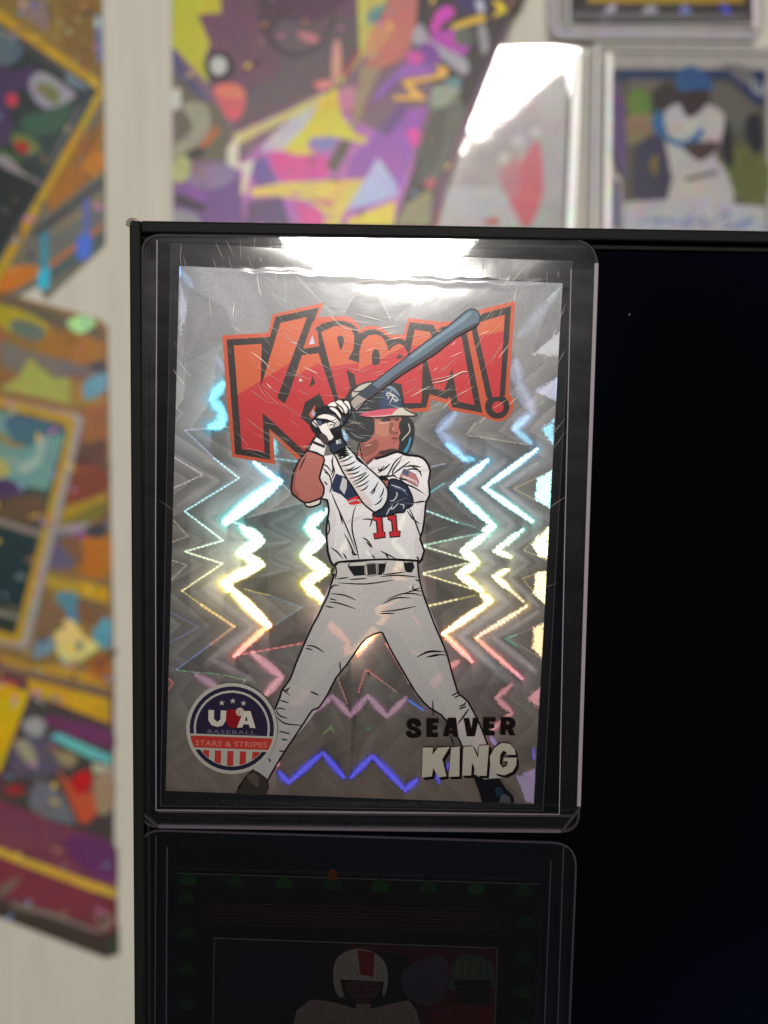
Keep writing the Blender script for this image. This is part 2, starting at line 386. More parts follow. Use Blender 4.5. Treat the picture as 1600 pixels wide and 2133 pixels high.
INKS.build('deep_scratch', M_WALLPRINT, top1)['kind'] = 'stuff'

# ------------------------------------------------------------------ penny sleeve
SL = [(357, 507), (1192, 544), (1131, 1689), (334, 1679)]
sl = empty('card_sleeve', P(730, 1685, -0.0015), 'thin clear soft sleeve around the foil batter card inside the upper toploader', 'card sleeve')
NX, NZ = 90, 260; v = []; f = []
for j in range(NZ+1):
    for i in range(NX+1):
        a, b2 = i/NX, (j/NZ)**2
        u = (SL[0][0]*(1-a)+SL[1][0]*a)*(1-b2) + (SL[3][0]*(1-a)+SL[2][0]*a)*b2
        q = (SL[0][1]*(1-a)+SL[1][1]*a)*(1-b2) + (SL[3][1]*(1-a)+SL[2][1]*a)*b2
        wv_ = -0.00012*math.sin(a*7+b2*3)*math.exp(-((b2)/.06)**2) + 0.00003*math.sin(a*23+1)*math.exp(-((b2)/.04)**2)
        # the film rides over the top edge of the card in a small crinkled ridge
        qe = 554+36*(u-374)/798 + 7 + 2.0*math.sin(u*.11)+1.5*math.sin(u*.047+2)+1.2*math.sin(u*.31)
        wv_ -= 0.00005*math.exp(-((q-qe)/6.5)**2)
        v.append(P(u, q, -0.0018+wv_))
f = [[j*(NX+1)+i, j*(NX+1)+i+1, (j+1)*(NX+1)+i+1, (j+1)*(NX+1)+i] for j in range(NZ) for i in range(NX)]
obj('front_film', v, f, M_SLEEVE, sl, smooth=True)
slab('back_film', SL, P, -0.0008, -0.00075, M_SHEET2, sl)
edge_bar('film_edge', SL, 2.4, -0.0019, -0.0018, M_RIM2, sl, True)

# ------------------------------------------------------------------ the foil card
Y_CARD = -0.0014
CQ = [(374, 554), (1172, 590), (1112, 1675), (345, 1647)]
card = empty('trading_card', P(730, 1662, Y_CARD), 'shiny zigzag foil baseball card with a batter under big red comic lettering', 'trading card')
slab('card_stock', CQ, P, Y_CARD, Y_CARD+.0005, M_STOCK, card)

# --- foil: relief solved from target brightness for this lamp and view; glint hues painted as tint
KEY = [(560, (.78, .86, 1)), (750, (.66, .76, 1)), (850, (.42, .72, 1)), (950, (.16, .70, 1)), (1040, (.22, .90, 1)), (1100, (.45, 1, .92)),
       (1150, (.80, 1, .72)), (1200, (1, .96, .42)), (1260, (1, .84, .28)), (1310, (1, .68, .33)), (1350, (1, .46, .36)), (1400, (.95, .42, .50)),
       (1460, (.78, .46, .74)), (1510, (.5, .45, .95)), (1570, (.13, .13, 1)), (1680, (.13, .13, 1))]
def F_(pts, s=1.0, w=3, halo=10, peak=2.0, hb=0.25, bead=0, tint=None): return dict(pts=pts, w=w*s, halo=halo, peak=peak, hb=hb, bead=bead, tint=tint)
W = 9.4
GL = [
 # left half, thin beaded zigzags
 F_([(364, 953), (423, 989), (361, 1017)], w=1.6, peak=.9, halo=4, hb=.08, bead=9, tint=(.9, .9, 1)),
 F_([(385, 896), (423, 932), (446, 954)], w=2.0, peak=.75, halo=5, hb=.12, bead=9, tint=(.7, .75, 1)),
 F_([(475, 890), (385, 896)], w=2, peak=.45, halo=6, hb=.2, tint=(.7, .75, 1)),
 F_([(446, 954), (498, 996), (385, 1065), (465, 1126), (385, 1149), (464, 1174), (379, 1231)], w=2.2, peak=2.2, halo=5, hb=.22, bead=9),
 F_([(379, 1231), (420, 1260)], w=1.7, peak=.9, halo=3, hb=.1, bead=9),
 F_([(420, 1260), (488, 1305)], w=3.2, peak=1.4, halo=7, hb=.3, bead=9),
 F_([(488, 1305), (440, 1342)], w=3.0, peak=.5, halo=12, hb=.25),
 F_([(440, 1342), (368, 1395)], w=1.8, peak=.55, halo=12, hb=.15, tint=(.35, .5, .9)),
 F_([(368, 1395), (400, 1400), (441, 1403), (471, 1407), (511, 1416), (505, 1428)], w=1.3, peak=.6, halo=3, hb=.1, bead=14, tint=(.4, .9, .5)),
 # left half, broad zigzag
 F_([(531, 963), (582, 1003)], w=W*.8, peak=1.8, halo=16, hb=.5),
 F_([(582, 1003), (473, 1086)], w=W*1.5, peak=3.2, halo=16, hb=.6),
 F_([(482, 1086), (500, 1092)], w=3, peak=2, halo=5, hb=.3, bead=9),
 F_([(508, 1100), (547, 1126), (501, 1153)], w=W*1.3, peak=3.0, halo=15, hb=.55),
 F_([(508, 1157), (547, 1176), (465, 1215)], w=W*1.2, peak=3.0, halo=15, hb=.55),
 F_([(470, 1217), (484, 1228), (560, 1303)], w=W*1.3, peak=2.8, halo=15, hb=.5),
 F_([(560, 1303), (490, 1366)], w=W*.8, peak=1.5, halo=15, hb=.4),
 F_([(527, 1361), (589, 1410), (556, 1446)], w=W*1.1, peak=.55, halo=16, hb=.25, tint=(.95, .50, .60)),
 F_([(410, 1406), (452, 1430), (420, 1462)], w=W, peak=.32, halo=14, hb=.15, tint=(.80, .50, .72)),
 F_([(492, 1365), (630, 1340)], w=2.3, peak=1.1, halo=4, hb=.15, bead=16, tint=(1, .35, .35)),
 # thin companions
 F_([(587, 1006), (605, 1024)], w=1.5, peak=.7, halo=3, hb=.1, bead=7, tint=(.8, .9, 1)),
 F_([(515, 1078), (628, 1048)], w=1.7, peak=.5, halo=4, hb=.12, bead=12, tint=(.7, .95, .9)),
 F_([(545, 1100), (608, 1127), (555, 1134)], w=3, peak=.12, halo=12, hb=.18, tint=(.7, .8, 1)),
 F_([(562, 1168), (608, 1185), (545, 1200)], w=3, peak=.12, halo=12, hb=.18, tint=(.7, .8, 1)),
 F_([(509, 1227), (560, 1240)], w=1.8, peak=.9, halo=4, hb=.1, bead=9),
 F_([(560, 1240), (629, 1265), (571, 1304)], w=1.5, peak=.55, halo=5, hb=.1, bead=9, tint=(.35, .65, .9)),
 F_([(358, 1080), (392, 1117), (359, 1129)], w=1.4, peak=.6, halo=3, hb=.1, bead=8, tint=(1, .85, .75)),
 F_([(358, 1167), (389, 1177), (357, 1208)], w=1.4, peak=.6, halo=3, hb=.1, bead=8, tint=(1, .95, .85)),
 F_([(355, 1275), (414, 1306), (352, 1340)], w=1.7, peak=.42, halo=4, hb=.1, bead=8, tint=(.45, .5, .9)),
 F_([(351, 1413), (361, 1423), (351, 1437)], w=2, peak=.5, halo=3, hb=.1, tint=(1, .3, .2)),
 # zigzag beside the batter's left flank
 F_([(680, 1060), (682, 1070)], w=4, peak=2, halo=5, hb=.3),
 F_([(673, 1071), (641, 1098), (673, 1125), (632, 1157), (682, 1190), (635, 1215), (668, 1245)], w=W*1.25, peak=3.0, halo=16, hb=.5),
 F_([(668, 1245), (678, 1255)], w=W, peak=2.6, halo=5, hb=.3),
 # upper left
 F_([(452, 742), (468, 772)], w=6, peak=.28, halo=14, hb=.25, tint=(.5, .62, 1)),
 F_([(466, 800), (443, 832), (464, 855), (465, 884), (440, 889)], w=W*1.3, peak=1.5, halo=20, hb=.7, tint=(.18, .78, 1)),
 F_([(368, 747), (396, 783)], w=2, peak=.25, halo=4, hb=.1, tint=(.7, .8, 1)),
 F_([(368, 851), (379, 860), (367, 877)], w=2, peak=.25, halo=5, hb=.1, tint=(.8, .8, 1)),
 F_([(374, 557), (373, 575)], w=5, peak=1.3, halo=10, hb=.6, tint=(.15, .5, 1)),
 F_([(378, 565), (400, 595)], w=9, peak=.3, halo=20, hb=.3, tint=(.4, .6, 1)),
 F_([(593, 574), (596, 628), (568, 612)], w=1.5, peak=.25, halo=4, hb=.05, tint=(.6, 1, 1)),
 F_([(618, 576), (695, 656)], w=1.6, peak=.55, halo=4, hb=.1, tint=(1, .95, .9)),
 F_([(755, 587), (717, 650)], w=1.6, peak=.55, halo=4, hb=.1, tint=(1, .95, .9)),
 F_([(776, 586), (813, 667)], w=1.8, peak=.6, halo=4, hb=.1, bead=9, tint=(1, .97, .9)),
 F_([(913, 586), (822, 667)], w=1.8, peak=.5, halo=4, hb=.1, bead=9, tint=(1, .9, .85)),
 F_([(929, 586), (929, 642)], w=1.2, peak=.35, halo=3, hb=.05, tint=(1, .8, .7)),
 F_([(1022, 599), (935, 655)], w=1.6, peak=.4, halo=5, hb=.1, bead=9, tint=(1, .95, .9)),
 F_([(1166, 600), (1140, 625)], w=2, peak=.6, halo=6, hb=.2, tint=(.5, 1, .95)),
 F_([(1155, 615), (1082, 700)], w=12, peak=.18, halo=20, hb=.12, tint=(.6, .75, 1)),
 F_([(565, 915), (572, 930), (566, 950)], w=12, peak=.9, halo=8, hb=.4, tint=(.25, .8, 1)),
 F_([(570, 955), (625, 962)], w=2.4, peak=1.2, halo=4, hb=.2, bead=14, tint=(.4, .85, 1)),
 F_([(706, 905), (718, 900), (722, 915)], w=6, peak=.9, halo=6, hb=.3, tint=(.3, .65, 1)),
 F_([(707, 840+20), (709, 868)], w=3, peak=.4, halo=4, hb=.2, tint=(.4, .65, 1)),
 # right half broad
 F_([(945, 862), (912, 897), (966, 956)], w=W*1.3, peak=.55, halo=18, hb=.5, tint=(.42, .62, 1)),
 F_([(930, 925), (966, 956), (985, 957)], w=W*.8, peak=1.0, halo=12, hb=.3, tint=(.2, .7, 1)),
 F_([(1014, 960), (940, 1016), (1028, 1096), (1008, 1104)], w=W*.95, peak=2.4, halo=12, hb=.45),
 F_([(1012, 1112), (962, 1148), (994, 1172), (954, 1196), (1003, 1231)], w=W*.95, peak=3.0, halo=13, hb=.5),
 F_([(1005, 1242), (1023, 1251), (923, 1320)], w=W*.85, peak=2.4, halo=13, hb=.45),
 F_([(923, 1320), (983, 1378)], w=W*.75, peak=1.5, halo=12, hb=.35),
 F_([(954, 1378), (932, 1390), (893, 1425)], w=W*.8, peak=.6, halo=8, hb=.2, tint=(1, .42, .45)),
 F_([(1118, 936), (1008, 1016), (1108, 1086)], w=W*.75, peak=2.1, halo=11, hb=.4),
 F_([(1088, 1104), (1030, 1148), (1064, 1160)], w=W*.7, peak=2.6, halo=9, hb=.35, bead=10),
 F_([(1058, 1187), (1028, 1200), (1060, 1226)], w=W*.7, peak=2.6, halo=9, hb=.35),
 F_([(1060, 1226), (1090, 1253)], w=W*.4, peak=1.8, halo=6, hb=.25, bead=9),
 F_([(1096, 1263), (990, 1329)], w=W*.6, peak=1.8, halo=10, hb=.35, bead=9),
 F_([(990, 1329), (1088, 1414)], w=W*.65, peak=1.0, halo=10, hb=.3),
 F_([(1064, 1427), (1033, 1454), (1066, 1485), (1021, 1523)], w=W*.75, peak=.48, halo=12, hb=.2, tint=(.95, .45, .52)),
 F_([(1072, 755), (1078, 800), (1108, 858), (1070, 892)], w=W*1.6, peak=.38, halo=16, hb=.3, tint=(.6, .68, 1)),
 F_([(1098, 868), (1069, 893), (1104, 922)], w=W*.9, peak=.9, halo=12, hb=.4, tint=(.3, .68, 1)),
 F_([(990, 880), (972, 906), (1010, 912), (1070, 922), (1100, 926)], w=1.5, peak=.55, halo=3, hb=.08, bead=12, tint=(1, .95, .7)),
 F_([(1010, 870), (1000, 880)], w=1.5, peak=.5, halo=3, hb=.05, tint=(1, 1, .6)),
 F_([(900, 972), (926, 966)], w=2, peak=.7, halo=4, hb=.1, tint=(.6, .7, 1)),
 F_([(894, 1027), (926, 1006)], w=2.2, peak=1.3, halo=4, hb=.2, bead=8),
 F_([(888, 1064), (952, 1088)], w=2.4, peak=1.7, halo=4, hb=.2, bead=11), F_([(952, 1088), (990, 1098)], w=1.8, peak=.6, halo=4, hb=.1, bead=9),
 F_([(882, 1136), (965, 1118)], w=2.4, peak=1.6, halo=4, hb=.2, bead=11), F_([(965, 1118), (1000, 1111)], w=2, peak=.8, halo=4, hb=.2),
 F_([(882, 1138), (975, 1166)], w=2.4, peak=1.8, halo=4, hb=.2, bead=11),
 F_([(882, 1194), (970, 1174)], w=2.4, peak=1.8, halo=4, hb=.2, bead=11),
 F_([(882, 1196), (982, 1226)], w=2.4, peak=1.8, halo=4, hb=.2, bead=11),
 F_([(893, 1262), (950, 1249)], w=2.8, peak=1.8, halo=4, hb=.2, bead=11), F_([(950, 1249), (990, 1240)], w=1.8, peak=.7, halo=4, hb=.1),
 F_([(1146, 982), (1070, 1018), (1142, 1056)], w=1.6, peak=.5, halo=4, hb=.1, bead=8, tint=(.95, .85, .55)),
 F_([(1140, 1098), (1090, 1146), (1137, 1165)], w=1.6, peak=.6, halo=5, hb=.15, bead=8, tint=(.95, .85, .45)),
 F_([(1135, 1190), (1088, 1205), (1132, 1256)], w=1.6, peak=.6, halo=5, hb=.15, bead=8, tint=(1, .8, .4)),
 F_([(1076, 1322), (1053, 1330), (1076, 1346)], w=2, peak=.5, halo=4, hb=.15, tint=(.1, .8, .6)),
 F_([(1130, 1298), (1060, 1330), (1127, 1372)], w=1.5, peak=.2, halo=12, hb=.1, tint=(1, .7, .6)),
 F_([(1161, 788), (1161, 838)], w=5, peak=.4, halo=10, hb=.3, tint=(.3, .7, 1)),
 # crotch and legs
 F_([(704, 1413), (723, 1465)], w=1.8, peak=.55, halo=4, hb=.1, bead=9, tint=(1, .55, .45)),
 F_([(747, 1443), (760, 1400), (764, 1395), (795, 1418)], w=2.0, peak=.8, halo=4, hb=.12, bead=9, tint=(1, .38, .34)),
 F_([(795, 1418), (826, 1441)], w=1.8, peak=.5, halo=4, hb=.1, bead=9, tint=(1, .6, .45)),
 F_([(804, 1340), (839, 1398)], w=2.6, peak=1.2, halo=4, hb=.2, bead=8, tint=(1, .38, .36)),
 F_([(839, 1398), (852, 1425)], w=2.0, peak=.55, halo=4, hb=.1, bead=8, tint=(.9, .7, .5)),
 F_([(765, 1340), (745, 1365)], w=6, peak=.9, halo=8, hb=.3, tint=(1, .6, .5)),
 F_([(653, 1483), (693, 1450), (731, 1491), (766, 1450), (805, 1493), (844, 1455)], w=W*.85, peak=.36, halo=13, hb=.12, tint=(.80, .50, .72)),
 F_([(852, 1459), (881, 1479)], w=3.0, peak=.8, halo=5, hb=.2, tint=(.1, .3, 1)),
 F_([(860, 1430), (876, 1455)], w=5, peak=.4, halo=8, hb=.2, tint=(.9, .5, .6)),
 F_([(583, 1610), (602, 1631), (673, 1568), (717, 1619)], w=W*.85, peak=.75, halo=6, hb=.10),
 F_([(732, 1619), (776, 1575), (844, 1646), (868, 1624)], w=W*.85, peak=.75, halo=6, hb=.10),
 F_([(675, 1528), (690, 1514), (694, 1524)], w=2.2, peak=.3, halo=5, hb=.06, tint=(.35, .8, .2)),
 F_([(762, 1520), (770, 1516)], w=2.5, peak=.2, halo=5, hb=.05, tint=(.1, .8, .4)),
 F_([(933, 1590), (933, 1602)], w=5, peak=.5, halo=4, hb=.1), F_([(910, 1614), (914, 1632)], w=5, peak=.6, halo=4, hb=.1),
 F_([(1022, 1535), (1032, 1552)], w=5, peak=.4, halo=6, hb=.1, tint=(.5, .4, .9)),
 F_([(1111, 1560), (1112, 1580)], w=4, peak=.5, halo=6, hb=.1, tint=(.3, .25, 1)),
 # under the thin white ink of the trousers
 F_([(700, 1266), (672, 1284), (726, 1338), (722, 1362)], w=W, peak=8.5, halo=10, hb=.2, tint=(1, .40, .22)),
 F_([(830, 1170), (823, 1205), (850, 1221), (785, 1270), (805, 1284), (731, 1362)], w=W*1.1, peak=8.5, halo=12, hb=.2, tint=(1, .55, .27)),
 F_([(735, 1120), (712, 1145)], w=W, peak=6, halo=6, hb=.1, tint=(.95, 1, .7)), F_([(765, 1125), (768, 1155)], w=W*.6, peak=6, halo=6, hb=.1, tint=(1, 1, .7)),
 F_([(842, 1075), (818, 1130), (848, 1160), (825, 1185)], w=W*.8, peak=6.5, halo=8, hb=.1, tint=(.9, 1, .7)),
 F_([(860, 1285), (905, 1330)], w=4, peak=4.5, halo=8, hb=.1, tint=(1, .45, .35)), F_([(810, 1345), (870, 1362)], w=4, peak=4, halo=8, hb=.2, tint=(1, .35, .35)),
 # soft silver bands nested between the bright crests
 F_([(430, 960), (548, 1004), (428, 1078), (505, 1126), (440, 1153), (505, 1176), (425, 1225), (530, 1306), (440, 1372), (530, 1420)], w=8, peak=.07, halo=12, hb=.3, tint=(.95, .95, .95)),
 F_([(400, 975), (455, 998), (372, 1052)], w=6, peak=.06, halo=8, hb=.3, tint=(.95, .95, .95)),
 F_([(610, 1068), (560, 1092), (628, 1128), (575, 1157), (640, 1190)], w=6, peak=.06, halo=10, hb=.3, tint=(.85, .95, 1)),
 F_([(1050, 962), (978, 1016), (1068, 1092), (995, 1148), (1028, 1174), (990, 1200), (1055, 1256), (958, 1326), (1030, 1392)], w=8, peak=.10, halo=12, hb=.3, tint=(.93, .95, 1)),
 F_([(1120, 965), (1045, 1016), (1128, 1080)], w=7, peak=.12, halo=10, hb=.3, tint=(.93, .95, 1)), F_([(1118, 1275), (1030, 1330), (1112, 1395)], w=7, peak=.10, halo=10, hb=.3, tint=(1, .93, .95)),
 F_([(1120, 1110), (1062, 1148), (1100, 1172), (1060, 1202), (1120, 1262)], w=6, peak=.10, halo=9, hb=.3, tint=(.95, .95, 1)),
 F_([(960, 1000), (912, 1018), (990, 1085)], w=6, peak=.06, halo=9, hb=.3, tint=(.9, .95, 1)),
 # pink gleams below the trouser legs
 F_([(556, 1520), (600, 1500), (640, 1440)], w=14, peak=1.6, halo=18, hb=.3, tint=(1, .45, .55)), F_([(575, 1590), (560, 1560)], w=14, peak=1.2, halo=16, hb=.3, tint=(1, .5, .6)),
 F_([(950, 1500), (990, 1535), (1005, 1560)], w=14, peak=1.5, halo=16, hb=.3, tint=(1, .40, .42)), F_([(885, 1440), (935, 1392)], w=9, peak=3, halo=12, hb=.2, tint=(1, .4, .42)),
 # soft band edges in the grey ground
 F_([(520, 975), (450, 1040), (430, 1085), (500, 1130), (460, 1165), (510, 1190), (430, 1230), (520, 1310), (430, 1385)], w=14, peak=.05, halo=14, hb=.03, tint=(.9, .9, .85)),
 F_([(1050, 960), (975, 1016), (1075, 1100), (1000, 1150), (1040, 1180), (1000, 1200), (1060, 1262), (960, 1325), (1070, 1425)], w=14, peak=.07, halo=14, hb=.03, tint=(.85, .88, .95)),
 F_([(1130, 960), (1045, 1016), (1125, 1090)], w=10, peak=.10, halo=12, hb=.03, tint=(.8, .9, 1)),
 F_([(1100, 1262), (1020, 1325), (1115, 1400)], w=10, peak=.07, halo=12, hb=.03, tint=(.9, .85, .95)),
]
AREAS = [  # solid glinting wedges at the right border
 ([(1163, 785), (1114, 815), (1161, 838)], .62, (.62, .68, 1)), ([(1154, 875), (1127, 894), (1152, 924)], 1.3, (.22, .72, 1)),
 ([(1150, 980), (1120, 998), (1115, 1040), (1146, 1058)], 3.0, (.35, .95, 1)), ([(1144, 1097), (1108, 1132), (1120, 1158), (1141, 1164)], 3.0, (.95, 1, .6)),
 ([(1140, 1190), (1116, 1192), (1112, 1236), (1137, 1259)], 2.6, (1, .86, .45)), ([(1134, 1296), (1112, 1308), (1110, 1352), (1131, 1374)], 1.6, (1, .72, .42)),
 ([(1127, 1428), (1099, 1455), (1124, 1475)], .5, (1, .48, .55)), ([(1116, 1600), (1076, 1618), (1096, 1673), (1114, 1673)], .26, (.60, .48, .85)),
 ([(1166, 690), (1110, 738), (1163, 742)], .42, (.85, .88, 1)),
 ([(374, 585), (376, 700), (390, 640)], .36, (.6, .75, 1)),
]
FACETS = [([(482, 1086), (628, 1048), (645, 1098), (610, 1127), (520, 1095)], .45), ([(505, 1155), (608, 1130), (634, 1157), (608, 1183), (515, 1160)], .5),
 ([(470, 1215), (608, 1188), (637, 1215), (640, 1240), (629, 1264), (515, 1230)], .5), ([(490, 1365), (571, 1304), (629, 1266), (665, 1262), (630, 1340)], .45),
 ([(888, 1064), (990, 1098), (1000, 1111), (885, 1135)], .5), ([(882, 1139), (978, 1167), (970, 1173), (882, 1193)], .5), ([(882, 1198), (982, 1227), (994, 1240), (893, 1261)], .5),
 ([(900, 972), (1000, 958), (926, 1006), (896, 1026)], .6), ([(894, 1028), (935, 1004), (945, 1030), (990, 1090), (888, 1062)], .7), ([(893, 1264), (985, 1244), (925, 1310), (915, 1320)], .75),
 ([(704, 1413), (732, 1500), (731, 1640), (742, 1500), (760, 1402), (735, 1390)], .5), ([(792, 1325), (850, 1420), (880, 1478), (826, 1441), (764, 1395), (760, 1370)], .6), ([(690, 1516), (717, 1619), (650, 1580)], .8),
 ([(740, 1500), (766, 1520), (740, 1610)], .8), ([(385, 896), (470, 892), (475, 950), (500, 975), (446, 954)], .72), ([(587, 1006), (575, 975), (600, 965), (628, 962), (610, 1030)], .6),
 ([(368, 1396), (440, 1342), (492, 1367), (520, 1400), (509, 1414)], .55), ([(380, 1066), (498, 997), (520, 1040), (480, 1084), (478, 1120)], .8), ([(973, 906), (1118, 929), (1010, 1010), (975, 960)], .72),
 ([(515, 1080), (587, 1006), (628, 1046)], 1.5), ([(515, 1230), (629, 1266), (571, 1303)], 1.35), ([(905, 1136), (990, 1114), (960, 1148), (975, 1164)], 1.5), ([(900, 1196), (955, 1182), (965, 1215)], 1.5),
 ([(925, 1445), (1010, 1425), (1095, 1415), (1070, 1425), (1030, 1454), (1060, 1490), (990, 1500)], .8), ([(870, 1490), (1112, 1560), (1112, 1600), (930, 1520)], .8),
 ([(618, 576), (695, 656), (717, 650), (755, 587)], 1.12), ([(813, 667), (776, 586), (755, 587), (717, 650), (740, 668)], .86), ([(822, 667), (913, 586), (929, 586), (929, 642), (880, 665)], 1.12), ([(935, 655), (1022, 599), (1090, 605), (1060, 625)], .88),
 ([(395, 600), (470, 640), (490, 700), (380, 760)], .9), ([(1110, 738), (1166, 690), (1166, 610), (1140, 640)], .85)]
def build_foil():
    nx, ny = 430, 600
    a = np.linspace(0, 1, nx)[None, :]; b = np.linspace(0, 1, ny)[:, None]
    q = np.array(CQ, float)
    U = (q[0, 0]*(1-a)+q[1, 0]*a)*(1-b) + (q[3, 0]*(1-a)+q[2, 0]*a)*b
    V = (q[0, 1]*(1-a)+q[1, 1]*a)*(1-b) + (q[3, 1]*(1-a)+q[2, 1]*a)*b
    U = U.ravel(); V = V.ravel(); n = U.size
    # ground level of the foil: silver with the lamp's falloff put in, dimmer and browner lower down
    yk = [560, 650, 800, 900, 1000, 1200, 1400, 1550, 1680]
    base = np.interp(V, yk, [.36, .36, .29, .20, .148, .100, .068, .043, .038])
    # broad soft streaks radiating from the centre of the pattern
    ang = np.arctan2(V-1120, (U-760)); rad = np.hypot(U-760, V-1120)
    st = np.zeros(n)
    for k, ph, am in ((9, .3, .5), (17, 1.7, .4), (31, 4.1, .3), (57, 2.2, .22)): st += am*np.sin(ang*k + ph + rad*.004*np.sin(k))
    base = base*(1 + .17*st)
    # broad chevron facets: each band of the embossing brightens outwards and ends in a crisp edge
    lk = np.array([(560, 430), (650, 500), (742, 452), (832, 443), (889, 400), (1003, 582), (1086, 473), (1126, 547), (1153, 501), (1176, 547), (1222, 465), (1303, 560), (1366, 490), (1410, 589), (1446, 556), (1520, 600), (1600, 480), (1680, 560)], float)
    rk = np.array([(560, 1090), (660, 1040), (755, 1072), (862, 945), (897, 912), (958, 1014), (1016, 940), (1100, 1028), (1148, 962), (1172, 994), (1196, 954), (1251, 1023), (1320, 923), (1378, 983), (1454, 933), (1500, 990), (1600, 900), (1680, 980)], float)
    fl = np.interp(V, lk[:, 0], lk[:, 1]); fr = np.interp(V, rk[:, 0], rk[:, 1])
    ph = np.where(U < 760, (fl-U)/61.0, (U-fr)/63.0); saw = ph-np.floor(ph)
    amp = np.interp(V, [560, 700, 850, 1400, 1500, 1680], [.03, .08, .46, .50, .36, .20])
    cell = (np.floor(U/3.2).astype(int)*7919 + np.floor(V/3.2).astype(int)*104729) % 4096
    cj = rng.normal(0, 1, 4096)[cell]
    base = base*(1 + amp*(1.35*(1-saw)**1.6-.55))
    base = base*(1 + .05*cj)
    for pl, fac in FACETS:
        pl = np.array(pl, float); ins = np.zeros(n, bool); dmn = np.full(n, 1e9)
        for i in range(len(pl)):
            (x1, y1), (x2, y2) = pl[i-1], pl[i]
            if y1 != y2:
                c = ((y1 > V) != (y2 > V)) & (U+cj*.5 < (x2-x1)*(V-y1)/(y2-y1)+x1); ins ^= c
            e = np.array([x2-x1, y2-y1]); t = np.clip(((U-x1)*e[0]+(V-y1)*e[1])/(e@e), 0, 1); dmn = np.minimum(dmn, np.hypot(U-x1-t*e[0], V-y1-t*e[1]))
        base[ins] *= (fac*(.88 if fac < 1 else 1.1) + .12*np.clip(dmn[ins]/30, 0, 1))
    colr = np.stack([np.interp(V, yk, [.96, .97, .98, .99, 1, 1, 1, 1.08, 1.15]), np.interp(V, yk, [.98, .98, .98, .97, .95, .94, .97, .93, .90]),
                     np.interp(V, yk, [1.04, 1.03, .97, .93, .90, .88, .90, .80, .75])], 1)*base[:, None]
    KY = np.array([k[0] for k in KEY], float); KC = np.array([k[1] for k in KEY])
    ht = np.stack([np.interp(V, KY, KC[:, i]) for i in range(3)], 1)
    grain = rng.normal(0, 1, n)
    dark = np.ones(n); glow = np.zeros((n, 3))
    for g in GL:
        pts = np.array(g['pts'], float); m = g['halo']*3.2 + g['w']*2
        sel = np.nonzero((U > pts[:, 0].min()-m) & (U < pts[:, 0].max()+m) & (V > pts[:, 1].min()-m) & (V < pts[:, 1].max()+m))[0]
        u, vv = U[sel], V[sel]; dm = np.full(sel.size, 1e9); s_at = np.zeros(sel.size); s0 = 0; sd = np.zeros(sel.size); tl = np.zeros(sel.size)
        for i in range(len(pts)-1):
            p, e = pts[i], pts[i+1]-pts[i]; L = np.hypot(*e)
            t = np.clip(((u-p[0])*e[0]+(vv-p[1])*e[1])/L**2, 0, 1); dd = np.hypot(u-p[0]-t*e[0], vv-p[1]-t*e[1])
            cu = p[0]+t*e[0]; outw = (u-cu)*(-1.0 if p[0] < 760 else 1.0)
            k = dd < dm; sd[k] = outw[k]; tl[k] = t[k]; dm[k] = dd[k]; s_at[k] = s0+t[k]*L; s0 += L
        wide = g['w'] > 4
        dm = np.maximum(dm + cj[sel]*(1.1 if wide else .45), 0)
        soft = 1/(1+np.exp(-sd/1.2))                          # 1 on the outer, soft side
        gw = g['w']*((.55+.55*np.sin(math.pi*np.clip(tl, .04, .96))**.8) if wide else 1.0)   # facets pinch towards their corners
        core = np.exp(-(dm/(gw*(.80+.16*soft)))**(6.0-2.5*soft))
        if g['bead']: core = core*(0.74+.26*np.sin(s_at*2*math.pi/g['bead']))
        halo = (np.exp(-dm/(g['halo']*.45)) + .42*np.exp(-dm/(g['halo']*1.9)))*(.14+.86*soft)
        pk = g['peak']*(.95 if wide else .72)
        inten = pk*(core*(1+.16*cj[sel]) + g['hb']*.95*halo*(.85 if wide else .35))
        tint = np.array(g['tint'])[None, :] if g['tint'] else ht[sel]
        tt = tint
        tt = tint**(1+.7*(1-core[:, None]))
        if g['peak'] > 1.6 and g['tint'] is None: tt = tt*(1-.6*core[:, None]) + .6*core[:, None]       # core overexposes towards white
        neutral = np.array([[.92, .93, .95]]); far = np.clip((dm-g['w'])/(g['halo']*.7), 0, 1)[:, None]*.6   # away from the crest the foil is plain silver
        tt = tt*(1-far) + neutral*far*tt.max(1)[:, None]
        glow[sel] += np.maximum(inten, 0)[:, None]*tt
        if g['peak'] > .3:
            k = .50 if wide else .30
            dark[sel] = np.minimum(dark[sel], 1-k*(1-soft)*np.exp(-dm/(26. if wide else 12.)))
    colr = colr*dark[:, None] + glow
    for pl, pk, tint in AREAS:
        pl = np.array(pl, float); inside = np.ones(n, bool)
        sgn = None; cen = pl.mean(0); dmin = np.full(n, 1e9)
        for i in range(len(pl)):
            p, e = pl[i], pl[(i+1) % len(pl)]-pl[i]; nr = np.array([-e[1], e[0]])/np.hypot(*e)
            if (cen-p)@nr < 0: nr = -nr
            dmin = np.minimum(dmin, (U-p[0])*nr[0]+(V-p[1])*nr[1])
        k = np.clip((dmin + cj*1.6)/3.0+.5, 0, 1)
        colr += (pk*k)[:, None]*np.array(tint)[None, :]
    colr *= (1 + .06*grain)[:, None]
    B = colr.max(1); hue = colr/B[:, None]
    # relief: half vector h for lamp + viewer, then lean by delta so the lobe gives B
    R2 = np.array(ROT); X = ((U-800)/FPX); Yy = -(V-1066.5)/FPX
    r = np.stack([X, Yy, -np.ones(n)], 1) @ R2.T; C = np.array(CAM)
    yf = Y_CARD-.00002
    pos = C[None, :] + r*((yf-C[1])/r[:, 1])[:, None]
    vd = C[None, :]-pos; vd /= np.linalg.norm(vd, axis=1)[:, None]
